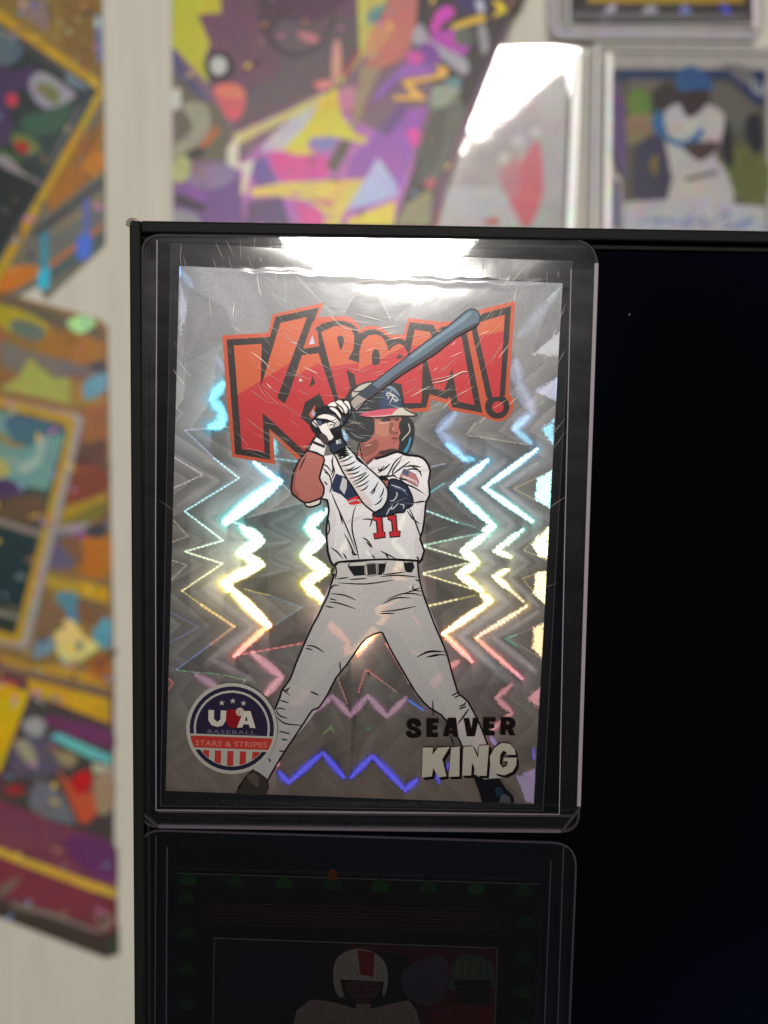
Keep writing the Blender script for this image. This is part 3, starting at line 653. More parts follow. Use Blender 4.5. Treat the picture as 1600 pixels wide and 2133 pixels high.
    l = np.array(LAMP)[None, :]-pos; l /= np.linalg.norm(l, axis=1)[:, None]
    h = vd+l; h /= np.linalg.norm(h, axis=1)[:, None]
    rough = FOIL_ROUGH; al2 = rough**4; D0 = 1/(math.pi*al2)
    peakB = FOIL_BASE*E_LAMP/4*D0
    ratio = np.clip(B/peakB, 1e-4, 1)
    # (1+t^2/a^2)^2 = 1/ratio
    tan = np.sqrt(al2*(1/np.sqrt(ratio)-1))
    # facets lean away sideways and downwards, following the pattern's rays
    ax = np.sign(U-760)*np.abs(np.cos(ang))*0.55; az = -np.ones(n)
    tdir = np.stack([ax, np.zeros(n), az], 1); tdir -= h*(tdir*h).sum(1)[:, None]; tdir /= np.linalg.norm(tdir, axis=1)[:, None]
    N = h + tdir*tan[:, None]; N /= np.linalg.norm(N, axis=1)[:, None]
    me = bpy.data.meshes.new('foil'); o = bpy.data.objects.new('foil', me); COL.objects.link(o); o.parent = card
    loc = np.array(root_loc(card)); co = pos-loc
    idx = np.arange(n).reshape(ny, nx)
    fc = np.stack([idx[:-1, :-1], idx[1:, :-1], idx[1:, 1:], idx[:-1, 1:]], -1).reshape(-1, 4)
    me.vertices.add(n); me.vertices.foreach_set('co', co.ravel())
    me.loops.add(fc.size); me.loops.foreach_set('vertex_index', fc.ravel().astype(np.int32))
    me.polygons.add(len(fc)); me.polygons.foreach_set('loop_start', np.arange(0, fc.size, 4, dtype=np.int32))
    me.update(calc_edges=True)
    at = me.attributes.new('glint_relief', 'FLOAT_VECTOR', 'POINT'); at.data.foreach_set('vector', N.ravel())
    at = me.attributes.new('foil_glint_tint', 'FLOAT_VECTOR', 'POINT'); at.data.foreach_set('vector', hue.ravel())
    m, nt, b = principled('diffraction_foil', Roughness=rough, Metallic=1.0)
    a1 = nt.nodes.new('ShaderNodeAttribute'); a1.attribute_name = 'glint_relief'; a2 = nt.nodes.new('ShaderNodeAttribute'); a2.attribute_name = 'foil_glint_tint'
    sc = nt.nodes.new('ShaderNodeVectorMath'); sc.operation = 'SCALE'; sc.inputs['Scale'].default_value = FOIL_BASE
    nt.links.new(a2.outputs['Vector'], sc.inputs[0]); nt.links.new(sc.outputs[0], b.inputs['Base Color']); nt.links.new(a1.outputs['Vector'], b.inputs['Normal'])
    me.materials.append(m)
FOIL_ROUGH, FOIL_BASE = 0.32, 0.55
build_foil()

# --- red comic lettering
A_ = T(460, 620, .16878); B_ = T(640, 630, .1625); C_ = T(840, 610, .15625)
Y0 = Y_CARD-.00004
ink = Ink(P, Y0)
OR, OR2, RD, BK = (226, 96, 58), (232, 108, 64), (220, 52, 58), (50, 38, 37)  # red and black paled to hold the plastic's haze in their colour
outer = [(463, 699), (558, 693), (568, 655), (675, 630), (662, 663), (676, 659), (694, 660), (718, 658), (733, 662), (746, 674), (752, 685), (760, 680), (775, 678), (794, 682),
         (809, 693), (814, 698), (827, 697), (841, 698), (850, 662), (907, 669), (915, 671), (942, 669), (996, 646), (1074, 626), (1065, 744), (1060, 819), (1069, 832), (1070, 848), (1066, 860),
         (1056, 872), (1036, 879), (1017, 872), (1002, 866), (937, 854), (932, 841), (898, 832), (895, 857), (848, 859), (770, 885), (700, 880), (668, 940), (640, 980), (626, 963), (569, 909),
         (573, 967), (484, 952), (474, 850)]
ink.poly(OR, outer)
black = [(472, 707), (562, 702), (574, 660), (665, 640), (648, 686), (656, 684), (672, 674), (694, 668), (713, 668), (731, 673), (744, 684), (747, 695), (754, 693), (767, 687), (780, 686),
         (796, 692), (809, 703), (819, 707), (832, 705), (845, 710), (853, 671), (903, 677), (909, 690), (921, 680), (945, 680), (972, 692), (1005, 860), (942, 848), (937, 826), (931, 832), (895, 821), (888, 849),
         (845, 852), (760, 870), (700, 880), (645, 968), (629, 954), (561, 893), (563, 958), (490, 946)]
ink.poly(BK, black)
ink.poly(BK, [(999, 655), (1065, 637), (1052, 824), (1014, 830), (983, 691)])
ink.poly(BK, circle(1036, 847, 25.5))
ink.poly(OR, A_([(1135, 290), (1160, 390), (1195, 430), (1215, 600), (1015, 632)]))
ink.poly((225, 225, 245), A_([(1130, 465), (1160, 568), (1088, 580)]))
ink.poly(RD, A_([(160, 590), (505, 570), (490, 1115), (735, 310), (1065, 240), (695, 1235), (790, 1315), (985, 1480), (1120, 1600), (1170, 1690), (1030, 1895), (515, 1420), (540, 1905), (260, 1870)]),
         split=((497, 821), (590, 764), OR2))
ink.poly(RD, A_([(1000, 710), (1205, 685), (1400, 1260), (1290, 1345), (1220, 1180), (1040, 1290), (985, 1480), (785, 1312), (840, 1200)]),
         A_([(1135, 960), (1168, 1060), (1092, 1104)]), split=((612, 785), (662, 757), OR2))
ink.poly(OR2, A_([(1165, 1320), (1085, 1440), (1120, 1490), (1160, 1480)])); ink.poly((200, 200, 240), A_([(1130, 1385), (1120, 1440), (1160, 1475), (1165, 1420)]))
ink.poly(RD, B_([(180, 380), (330, 310), (460, 290), (560, 330), (605, 430), (595, 600), (525, 725), (670, 775), (640, 940), (500, 860), (555, 1100), (480, 1230), (400, 1240), (245, 640)]),
         smooth(B_([(385, 440), (450, 430), (470, 500), (430, 610), (400, 520)]), 3), split=((684, 765), (790, 748), OR2))
ink.poly(RD, B_([(665, 770), (670, 620), (710, 490), (790, 420), (880, 408), (960, 440), (1020, 540), (1045, 620), (1100, 560), (1180, 525), (1240, 560), (1290, 650), (1290, 700), (1100, 880),
         (950, 1000), (630, 1060), (600, 900), (640, 940)]), B_(circle(880, 715, 53, 120, 24)), B_(circle(1190, 715, 43, 46, 16)), split=((745, 772), (812, 738), OR2))
ink.poly(RD, B_([(600, 870), (700, 850), (1250, 700), (1480, 760), (1465, 1290), (1250, 1290), (1210, 1050), (1100, 1020), (640, 1040)]))
ink.poly(RD, C_([(155, 490), (355, 520), (380, 590), (260, 900), (245, 1460), (10, 1470), (0, 1080), (90, 800)]), split=((840, 722), (920, 716), OR2))
ink.poly(RD, C_([(315, 900), (470, 500), (760, 560), (780, 600), (950, 1495), (730, 1450), (650, 1010), (545, 1310), (415, 1280)]))
ink.poly(RD, C_([(990, 400), (1355, 290), (1285, 1385), (1190, 1388), (985, 480)]), split=((998, 700), (1049, 690), OR2))
ink.poly(RD, circle(1037, 848, 12))
ink.build('title_lettering', M_PRINT, card)
Y1 = ink.y

# --- the printed batter
K_ = T(550, 750, .25); H_ = T(640, 780, .15); L_ = T(560, 1160, .225); J_ = T(470, 1400, .26875); R_ = T(860, 1200, .18125); LK = T(250, 1150, .375)
ink = Ink(P, Y1-.00002)
BL = (22, 20, 24); SK = (186, 106, 96); SKD = (120, 70, 62); GR = (120, 122, 128)
# far ear flap
ink.poly((30, 34, 40), K_([(1130, 480), (1195, 478), (1240, 530), (1248, 620), (1225, 720), (1190, 785), (1120, 760), (1115, 640)]), sm=3)
ink.poly((60, 150, 190), K_([(1215, 640), (1228, 660), (1205, 740), (1185, 770), (1160, 760), (1195, 710)]), sm=2)
ink.stroke((210, 205, 190), K_([(1205, 530), (1215, 590), (1175, 640), (1150, 670)]), 2.2)
ink.stroke(BL, K_([(1130, 480), (1195, 478), (1240, 530), (1248, 620), (1225, 720), (1190, 785)]), 3.5)
# face and neck
face = K_([(790, 460), (1125, 462), (1128, 520), (1122, 560), (1138, 605), (1128, 630), (1122, 650), (1128, 680), (1120, 735), (1095, 768), (1010, 795), (930, 830), (865, 868), (780, 800), (800, 690), (780, 600)])
ink.poly(SK, face, sm=2)
ink.poly((196, 130, 110), K_([(930, 500), (1040, 515), (1060, 600), (1010, 640), (930, 610)]), sm=3)
ink.poly(SKD, K_([(940, 790), (960, 760), (1020, 748), (1060, 735), (1115, 745), (1095, 770), (1010, 797), (930, 832), (870, 866), (850, 850), (900, 810)]), sm=2)
ink.poly((70, 42, 38), K_([(960, 765), (1020, 750), (1050, 740), (1110, 752), (1060, 772), (990, 790)]), sm=2)
ink.poly(SKD, K_([(940, 478), (1120, 470), (1122, 490), (1030, 498), (960, 500)]), sm=2)
ink.poly((66, 38, 36), K_([(972, 492), (1010, 480), (1052, 488), (1050, 508), (1015, 514), (985, 510)]), sm=2); ink.poly((150, 105, 96), K_([(1000, 500), (1020, 496), (1036, 502), (1018, 507)]))
ink.poly((66, 38, 36), K_([(1088, 486), (1122, 486), (1124, 504), (1098, 506)])); ink.poly((148, 84, 74), K_([(1052, 515), (1070, 520), (1066, 575), (1058, 600), (1080, 612), (1118, 606), (1100, 622), (1060, 620), (1040, 600)]), sm=2)
ink.poly((150, 86, 74), K_([(800, 690), (860, 700), (930, 660), (960, 700), (930, 760), (860, 800), (810, 790)]), sm=3); ink.poly((40, 24, 24), K_([(1072, 596), (1086, 600), (1082, 608), (1070, 604)]))
ink.stroke((50, 30, 28), K_([(985, 505), (1015, 495), (1050, 503)]), 3, .6); ink.stroke((50, 30, 28), K_([(1095, 500), (1120, 498)]), 2.5, .4)
ink.poly((215, 160, 140), K_([(1062, 560), (1080, 555), (1085, 575), (1066, 582)]), sm=2)
ink.stroke(SKD, K_([(1078, 520), (1070, 560), (1060, 590), (1090, 605), (1120, 600)]), 2, .6)
ink.stroke((110, 50, 48), K_([(1062, 655), (1090, 648), (1120, 655)]), 2.8, .7); ink.poly((165, 85, 80), K_([(1070, 657), (1115, 658), (1100, 672), (1080, 670)]), sm=2)
ink.stroke(SKD, K_([(1060, 690), (1095, 688)]), 1.4, .6)
ink.stroke(BL, K_([(798, 690), (805, 760), (830, 850)]), 2.5, .5); ink.stroke(BL, K_([(790, 690), (775, 800)]), 3, .3)
# helmet
dome = K_([(655, 480), (670, 400), (695, 330), (735, 260), (790, 210), (870, 183), (960, 180), (1040, 195), (1105, 240), (1145, 310), (1162, 395), (1050, 408), (900, 425), (800, 455), (720, 520)])
ink.poly((40, 44, 50), dome, sm=3)
ink.poly((36, 62, 98), K_([(985, 420), (960, 330), (1010, 235), (1060, 215), (1110, 250), (1140, 310), (1155, 392), (1070, 406)]), sm=3)
ink.poly((120, 145, 170), K_([(1020, 225), (1060, 215), (1110, 250), (1130, 300), (1085, 262)]), sm=3)
ink.poly((192, 190, 175), K_([(730, 290), (760, 230), (850, 190), (935, 188), (870, 235), (800, 280), (745, 305)]), sm=3)
ink.stroke(BL, K_([(745, 262), (800, 262), (850, 235)]), 3, .5)
for pts in ([(1035, 260), (1020, 290), (1040, 300), (1030, 330)], [(1060, 250), (1050, 290), (1075, 300), (1060, 335), (1045, 365)], [(1085, 285), (1075, 320), (1100, 335), (1085, 350)],
            [(1105, 310), (1115, 335), (1095, 345)], [(1020, 285), (1045, 275), (1090, 300), (1110, 320)]):
    ink.stroke((205, 205, 205), K_(pts), 2.4, .6)
ink.stroke((25, 28, 34), K_([(900, 300), (960, 325), (1000, 320)]), 2.5, .6)
ink.stroke(BL, dome[3:11], 3.6)
ink.poly((44, 44, 48), K_([(640, 480), (720, 455), (800, 455), (905, 465), (922, 540), (915, 610), (880, 660), (820, 688), (750, 665), (690, 620), (668, 570)]), sm=3)
ink.stroke((120, 122, 122), K_([(720, 600), (780, 640), (840, 650)]), 3, .7); ink.stroke((95, 98, 102), K_([(700, 510), (780, 530), (850, 580)]), 3, .7)
ink.stroke((80, 82, 88), K_([(690, 400), (740, 440), (760, 520)]), 4, .7); ink.stroke((80, 84, 92), K_([(860, 330), (850, 380), (865, 420)]), 3, .7)
ink.poly((204, 92, 112), K_([(788, 458), (850, 432), (960, 412), (1060, 402), (1120, 402), (1075, 440), (1060, 462), (960, 474), (860, 474)]))
ink.poly((206, 200, 188), K_([(1060, 462), (1080, 435), (1120, 402), (1155, 396), (1175, 395), (1275, 458), (1200, 466), (1120, 462)]))
ink.poly((230, 170, 170), K_([(850, 468), (960, 462), (1060, 452), (1080, 466), (960, 476)]))
ink.stroke(BL, K_([(786, 460), (860, 478), (960, 478), (1100, 466), (1240, 466), (1275, 457)]), 3, .3)
ink.stroke(BL, K_([(1150, 330), (1165, 395), (1215, 430), (1278, 458)]), 3, .3)
ink.build('batter_head', M_PRINT2, card)
# clothes: thin white ink, the foil glimmers through
wk = Ink(P, ink.y-.00001)
WH = (220, 218, 220)
torso = K_([(495, 800), (600, 785), (690, 800), (790, 800), (860, 880), (925, 822), (1020, 795), (1110, 762), (1180, 788), (1290, 800), (1350, 840), (1385, 920), (1372, 1010), (1382, 1120), (1350, 1185), (1340, 1300),
            (1322, 1420), (1300, 1490), (1335, 1590), (1295, 1690), (1290, 1672), (620, 1682), (575, 1710), (530, 1600), (520, 1400), (540, 1250), (525, 1165), (480, 1160), (500, 1080), (495, 1040), (460, 980)])
wk.poly(WH, torso)
pants = [(702, 1172), (870, 1166), (872, 1195), (880, 1232), (893, 1268), (905, 1300), (920, 1335), (932, 1365), (940, 1395), (950, 1430), (957, 1447), (975, 1462), (1000, 1510), (1014, 1545), (1028, 1580), (1046, 1618),
         (1005, 1640), (985, 1612), (965, 1560), (948, 1525), (920, 1490), (895, 1475), (868, 1445), (838, 1395), (812, 1350), (800, 1325), (792, 1317), (763, 1330), (745, 1352), (722, 1385), (700, 1412), (682, 1447),
         (664, 1474), (650, 1480), (635, 1503), (610, 1540), (590, 1570), (566, 1610), (556, 1628), (540, 1612), (525, 1600), (545, 1560), (560, 1520), (566, 1490), (572, 1478), (583, 1452), (587, 1438), (604, 1415),
         (615, 1385), (632, 1345), (650, 1305), (661, 1285), (672, 1262), (683, 1240), (690, 1215), (697, 1195)]
wk.poly((205, 202, 200), pants)
SH = (208, 205, 208)             # printed fold tones
for q in ([(525, 1165), (560, 1180), (600, 1330), (580, 1560), (620, 1675), (578, 1705), (532, 1600), (522, 1400), (542, 1250)], [(1350, 1190), (1300, 1260), (1270, 1400), (1250, 1560), (1290, 1670), (1330, 1590), (1300, 1490), (1322, 1420), (1340, 1300)],
          [(930, 830), (1040, 850), (1000, 960), (940, 970), (880, 900)], [(1230, 1060), (1340, 1110), (1370, 1010), (1375, 1120), (1345, 1180), (1245, 1190)], [(700, 1400), (770, 1560), (790, 1665), (740, 1660), (690, 1520)], [(820, 1480), (905, 1560), (1010, 1610), (1040, 1655), (900, 1640)],
          [(570, 850), (600, 940), (570, 1010), (545, 1100), (500, 1060), (470, 980), (520, 960)]): wk.poly(SH, K_(q), sm=3)
for q in ([(697, 1200), (720, 1210), (715, 1250), (690, 1290), (660, 1340), (640, 1400), (610, 1430), (622, 1380), (650, 1305)], [(880, 1235), (860, 1260), (880, 1310), (910, 1380), (935, 1440), (950, 1430), (925, 1345)], [(740, 1365), (700, 1412), (664, 1474), (610, 1540), (600, 1520), (650, 1440), (700, 1380)],
          [(775, 1300), (800, 1325), (840, 1395), (900, 1478), (930, 1480), (880, 1400), (830, 1320)], [(572, 1480), (600, 1470), (640, 1480), (610, 1535), (566, 1605), (530, 1600), (545, 1560)], [(780, 1215), (850, 1210), (840, 1240), (790, 1260), (740, 1240)]): wk.poly((198, 195, 195), q, sm=3)
wk.poly(WH, K_([(430, 640), (520, 700), (497, 803), (372, 752), (398, 690)])); wk.poly((214, 206, 190), K_([(338, 1188), (410, 1180), (480, 1155), (470, 1195), (400, 1222), (350, 1215)]), sm=2)
wk.build('batter_uniform', M_WHITEINK, card)
ink = Ink(P, wk.y-.00001)
arm = K_([(372, 755), (495, 802), (490, 880), (462, 980), (492, 1040), (500, 1080), (485, 1140), (420, 1172), (340, 1188), (262, 1135), (228, 1095), (238, 970), (280, 860), (330, 790)])
ink.poly((186, 112, 102), arm, sm=2)
ink.poly((160, 90, 84), K_([(300, 840), (270, 940), (260, 1060), (300, 1130), (262, 1135), (232, 1090), (242, 970)]), sm=3)
ink.stroke(BL, arm, 4, 0, 2, True)
ink.stroke(BL, K_([(355, 790), (320, 860), (295, 920)]), 3, .8)
ink.stroke(BL, K_([(338, 1188), (352, 1217), (400, 1222), (465, 1196), (478, 1158), (530, 1165)]), 3.5)
ink.stroke(BL, K_([(430, 640), (398, 690), (372, 752), (497, 803)]), 3.5, 0, 0); ink.poly((48, 40, 44), K_([(412, 672), (512, 712), (505, 735), (405, 695)]))
# jersey marks
NV = (40, 52, 82)
ink.poly(NV, K_([(600, 945), (680, 975), (735, 1060), (785, 1130), (770, 1150), (690, 1165), (640, 1120), (568, 1090), (572, 1010)]))
ink.poly((205, 205, 205), K_([(655, 975), (690, 1000), (690, 1060), (670, 1120), (630, 1070)]))
ink.poly(RD, K_([(690, 1168), (785, 1125), (822, 1190), (760, 1205), (715, 1205)])); ink.stroke((220, 205, 200), K_([(700, 1185), (760, 1165), (810, 1180)]), 2)
ink.poly((96, 100, 128), K_([(1165, 905), (1215, 925), (1200, 970), (1148, 945)])); ink.poly((190, 130, 132), K_([(1215, 925), (1262, 952), (1290, 1010), (1284, 1056), (1130, 975), (1148, 945), (1200, 970)]))
for k in range(4): ink.stroke((225, 210, 205), K_([(1150+k*6-8*k/2, 960+k*0+6*k), (1215+12*k, 985+9*k), (1280, 1015+10*k)]), 1.2)
ink.stroke((120, 90, 95), K_([(1165, 905), (1262, 952), (1290, 1010), (1284, 1056), (1130, 975)]), 1.4, 0, 0, True)
for one in ([(905, 1295), (982, 1295), (992, 1430), (1006, 1434), (1012, 1476), (920, 1490), (914, 1444), (945, 1440), (936, 1342), (905, 1330)],
            [(1028, 1295), (1100, 1292), (1110, 1420), (1135, 1424), (1132, 1470), (1050, 1476), (1046, 1432), (1072, 1426), (1064, 1342), (1034, 1325)]):
    ink.poly((214, 42, 56), K_(one)); ink.stroke(BL, K_(one), 3, 0, 0, True)
# sleeve on the front forearm
fore = K_([(545, 700), (650, 650), (690, 715), (770, 800), (870, 900), (960, 980), (1030, 1075), (1025, 1170), (980, 1240), (935, 1272), (880, 1240), (820, 1185), (740, 1060), (655, 930), (600, 810)])
ink.poly((232, 236, 240), fore, sm=2); ink.poly((214, 204, 202), K_([(600, 810), (655, 930), (740, 1060), (820, 1185), (880, 1240), (900, 1180), (800, 1060), (700, 900), (640, 800)]), sm=2)
ink.poly((168, 104, 96), K_([(1000, 1005), (1045, 1005), (1050, 1060), (1032, 1080), (990, 1020)]), sm=2)
guard = K_([(1045, 1000), (1100, 995), (1170, 1030), (1210, 1080), (1240, 1160), (1235, 1210), (1180, 1240), (1165, 1268), (1110, 1272), (1000, 1305), (925, 1298), (905, 1280), (985, 1235), (1028, 1170), (1034, 1075)])
ink.poly((40, 48, 68), guard, sm=2)
for pts in ([(1050, 1175), (1085, 1165), (1110, 1120), (1100, 1100)], [(1070, 1205), (1060, 1240), (1085, 1230), (1120, 1190)], [(1020, 1290), (1040, 1250), (1060, 1225)], [(1130, 1200), (1165, 1210), (1160, 1240)], [(1060, 1040), (1120, 1060), (1180, 1090)]):
    ink.stroke((196, 202, 210), K_(pts), 2.4, .5)
ink.stroke((90, 100, 130), K_([(1080, 1060), (1150, 1080), (1200, 1130)]), 3, .6)
ink.stroke(BL, fore, 3.6, 0, 2, True); ink.stroke(BL, guard, 3.6, 0, 2, True)
for a, b in (((610, 830), (720, 770)), ((625, 850), (745, 795)), ((640, 885), (770, 840)), ((665, 920), (760, 885)), ((680, 930), (810, 880)), ((690, 950), (800, 925)), ((705, 990), (855, 930)), ((735, 1020), (860, 935)),
             ((745, 1040), (880, 950)), ((760, 1062), (880, 1000)), ((800, 1090), (870, 1040)), ((880, 1110), (955, 1010)), ((890, 1120), (930, 1060)), ((920, 1210), (990, 1140)), ((960, 1150), (1000, 1060)), ((650, 800), (700, 780))):
    m_ = ((a[0]+b[0])/2+6, (a[1]+b[1])/2+8); ink.stroke(BL, K_([a, m_, b]), 3.0, .9)
# jersey folds
for pts in ([(560, 830), (575, 900), (560, 960)], [(490, 900), (540, 950)], [(500, 930), (545, 960), (555, 1010)], [(575, 790), (570, 860), (585, 930), (560, 1000)], [(545, 960), (565, 1040), (545, 1110)],
            [(500, 1010), (530, 1040)], [(480, 870), (520, 880), (560, 930)], [(950, 940), (1010, 900), (1055, 860)], [(955, 895), (960, 920), (1005, 880)], [(1160, 790), (1090, 850), (1040, 940), (1000, 990)],
            [(1150, 815), (1080, 910), (1070, 950)], [(1220, 840), (1140, 900), (1060, 960)], [(1165, 890), (1240, 880), (1310, 892)], [(1185, 915), (1250, 905), (1312, 930)], [(1210, 870), (1290, 920), (1315, 970)],
            [(1115, 975), (1180, 1030), (1250, 1060), (1330, 1110)], [(1120, 985), (1200, 1000)], [(1240, 1190), (1300, 1180), (1350, 1175)], [(1200, 1215), (1250, 1320), (1290, 1430), (1310, 1490)], [(1190, 1250), (1240, 1320), (1300, 1365)],
            [(560, 1100), (600, 1200), (690, 1400), (770, 1600)], [(765, 1210), (740, 1300), (735, 1420), (770, 1560), (795, 1670)], [(620, 1230), (655, 1370)], [(665, 1440), (715, 1530), (745, 1600), (775, 1625)],
            [(555, 1560), (610, 1600), (660, 1660)], [(815, 1325), (895, 1330), (880, 1390)], [(820, 1480), (860, 1500), (905, 1560)], [(850, 1510), (900, 1565)], [(970, 1590), (1030, 1620), (1100, 1655)],
            [(1010, 1610), (1040, 1655)], [(900, 1620), (925, 1655)], [(730, 1590), (745, 1620), (780, 1620)], [(660, 1610), (690, 1660)], [(530, 1300), (545, 1400), (530, 1460)], [(1265, 1640), (1285, 1650), (1290, 1690)],
            [(1050, 960), (985, 970), (960, 985)], [(1020, 975), (1080, 960), (1110, 985)], [(760, 790), (780, 830), (850, 880)]):
    ink.stroke(BL, K_(pts), 3.0, .85)
ink.poly((30, 26, 32), K_([(940, 970), (985, 960), (1020, 975), (1045, 1000), (1000, 1005)]))
for seg in (torso[3:22], torso[22:], [torso[-1], torso[0], torso[1], torso[2]]): pass
ink.stroke(BL, torso[5:13]+torso[13:21], 4, 0, 2); ink.stroke(BL, torso[21:25] , 4, 0, 2); ink.stroke(BL, K_([(1290, 1672), (1100, 1660), (850, 1665), (620, 1682), (578, 1712), (533, 1600), (520, 1400), (540, 1250), (525, 1165)]), 4, 0, 2)
# belt
ink.poly((30, 28, 32), L_([(740, 85), (890, 78), (895, 168), (792, 176)])); ink.poly((30, 28, 32), L_([(1000, 62), (1082, 60), (1048, 166), (1000, 168)])); ink.poly((30, 28, 32), L_([(1255, 52), (1335, 48), (1350, 95), (1322, 145), (1275, 140)]))
ink.poly((52, 50, 54), L_([(905, 70), (990, 62), (995, 160), (915, 168)])); ink.stroke((150, 145, 140), L_([(905, 66), (890, 115), (905, 172), (1000, 165), (1010, 110), (1000, 62)]), 2.6, 0, 3, True)
for pts in ([(1085, 40), (1060, 160)], [(1250, 30), (1270, 140)], [(750, 60), (740, 90), (795, 180)], [(625, 205), (740, 190)], [(740, 210), (910, 198)], [(640, 240), (900, 250), (1160, 212)], [(1060, 165), (1260, 140)], [(1030, 182), (1200, 170), (1385, 188)],
            [(570, 300), (600, 265), (650, 262)], [(570, 340), (700, 355), (810, 402)], [(560, 385), (625, 402)], [(550, 415), (650, 430), (805, 482)], [(520, 455), (600, 472)], [(1050, 435), (1180, 380), (1320, 382)],
            [(1085, 400), (1220, 345), (1340, 340), (1420, 360)], [(1030, 508), (1200, 490), (1370, 455)], [(1025, 525), (1170, 522)], [(1355, 210), (1400, 225)], [(1260, 335), (1350, 310), (1410, 320)], [(1335, 262), (1340, 300), (1410, 285)],
            [(345, 822), (420, 830), (510, 885)], [(340, 845), (400, 862)], [(655, 970), (665, 1060)], [(380, 1245), (460, 1282)], [(1370, 930), (1480, 875), (1600, 875)], [(1460, 930), (1600, 905)], [(610, 60), (625, 130), (615, 210)], [(605, 85), (580, 150), (610, 190)]):
    ink.stroke(BL, L_(pts), 2.8, .8)
ink.stroke(BL, L_([(560, 0), (575, 50), (600, 80), (640, 50), (800, 42), (1050, 22), (1385, 38), (1420, 10)]), 3.4, .2)
for pts in ([(1120, 30), (1100, 0)], [(500, 120), (450, 150)], [(485, 120), (475, 150), (440, 135), (500, 185)], [(420, 220), (490, 240)], [(390, 300), (410, 280), (465, 292)], [(390, 300), (420, 340), (480, 360)], [(395, 350), (460, 400), (600, 415)],
            [(410, 460), (500, 480)], [(430, 520), (480, 530)], [(410, 610), (460, 620)], [(330, 670), (350, 700)], [(655, 150), (720, 182)]):
    ink.stroke((60, 55, 60), J_(pts), 2.2, .8)
for pts in ([(45, 935), (180, 875), (380, 870)], [(155, 935), (270, 905), (390, 910)], [(230, 1430), (235, 1610)], [(445, 1375), (500, 1350), (520, 1330)], [(480, 1400), (540, 1370)], [(535, 1500), (590, 1480), (610, 1450)], [(530, 1530), (620, 1500)], [(650, 1525), (520, 1700)], [(430, 1830), (475, 1950)]):
    ink.stroke(BL, R_(pts), 2.6, .7)
pl = pants
ink.stroke(BL, pl[1:16], 3.4, 0, 2); ink.stroke(BL, pl[17:39], 3.4, 0, 2); ink.stroke(BL, pl[44:], 3.4, 0, 2)
# shoes
ink.poly((66, 62, 56), [(492, 1652), (510, 1622), (528, 1606), (548, 1618), (556, 1628), (554, 1655)], sm=2); ink.stroke(BL, [(492, 1652), (510, 1622), (528, 1604)], 3, .4); ink.poly((100, 88, 84), [(514, 1618), (530, 1610), (540, 1622), (536, 1640)], sm=2)
ink.poly((26, 24, 30), [(984, 1612), (1010, 1625), (1040, 1622), (1055, 1645), (1070, 1660), (1072, 1673), (1004, 1671), (998, 1648)]); ink.poly((90, 95, 110), [(1045, 1650), (1062, 1660), (1064, 1672), (1040, 1671)]); ink.poly((30, 60, 80), [(1030, 1640), (1045, 1640), (1050, 1655), (1034, 1660)])
# bat
bat = [(730, 838), (741, 825), (790, 787), (840, 749), (887, 712), (934, 679), (962, 655), (976, 645), (987, 644), (996, 649), (1000, 660), (998, 672), (990, 680), (949, 702), (915, 730), (887, 748), (840, 777), (800, 807), (762, 834), (738, 852)]
ink.poly((92, 106, 118), bat)
ink.poly((74, 74, 80), [(740, 850), (790, 806), (840, 768), (887, 738), (915, 718), (949, 695), (992, 672), (998, 672), (990, 680), (949, 702), (915, 730), (887, 748), (840, 777), (800, 807), (762, 834)])
ink.poly((112, 130, 144), [(850, 745), (887, 716), (934, 684), (962, 662), (976, 651), (985, 650), (968, 668), (934, 692), (890, 722), (860, 745)])
ink.poly((150, 142, 140), [(728, 838), (745, 822), (764, 832), (742, 855)]); ink.poly((66, 70, 82), [(745, 822), (775, 800), (792, 812), (764, 832)])
ink.stroke((58, 56, 62), bat[:13], 2.4, 0, 2); ink.stroke((70, 62, 64), bat[12:], 2.0, 0, 2)
# gloves
GW = (214, 208, 206); GB = (78, 88, 108)
ink.poly((36, 36, 42), K_([(395, 500), (440, 440), (420, 410), (480, 390), (530, 370), (600, 338), (700, 330), (735, 380), (725, 450), (690, 510), (640, 570), (660, 650), (560, 710), (520, 700), (430, 620), (385, 560)]), sm=2)
for q in ([(530, 375), (590, 345), (610, 375), (560, 395)], [(600, 345), (660, 345), (690, 440), (650, 430)], [(545, 400), (600, 390), (650, 460), (640, 500), (600, 440)], [(665, 350), (700, 345), (720, 400), (700, 440)],
          [(440, 480), (500, 450), (580, 470), (620, 500), (600, 520), (520, 490)], [(400, 520), (430, 500), (470, 550), (440, 560)], [(460, 560), (530, 520), (620, 505), (625, 545), (545, 580), (580, 640), (540, 670), (500, 620)]):
    ink.poly(GW, K_(q), sm=2)
for q in ([(430, 500), (470, 495), (480, 540), (455, 550)], [(500, 440), (560, 440), (620, 470), (590, 470)], [(640, 470), (670, 480), (660, 530), (640, 540)], [(700, 420), (725, 400), (715, 450)]): ink.poly(GB, K_(q), sm=2)
ink.poly((210, 208, 205), K_([(525, 525), (612, 488), (622, 530), (545, 578)])); ink.stroke(BL, K_([(525, 525), (612, 488), (622, 530), (545, 578)]), 1.6, 0, 0, True); ink.stroke(BL, K_([(545, 550), (560, 535), (580, 545), (600, 520), (612, 515)]), 2)
for pts in ([(530, 385), (600, 400), (650, 470), (660, 530)], [(590, 350), (650, 400), (680, 470)], [(655, 345), (700, 400), (700, 460)], [(430, 500), (520, 500), (600, 530)], [(500, 440), (590, 450), (640, 500)], [(450, 560), (490, 640), (530, 680)], [(400, 500), (450, 560), (430, 600)]):
    ink.stroke(BL, K_(pts), 3.2, .5)
ink.poly((70, 58, 62), K_([(480, 610), (520, 630), (540, 680), (500, 700), (460, 640)]), sm=2)
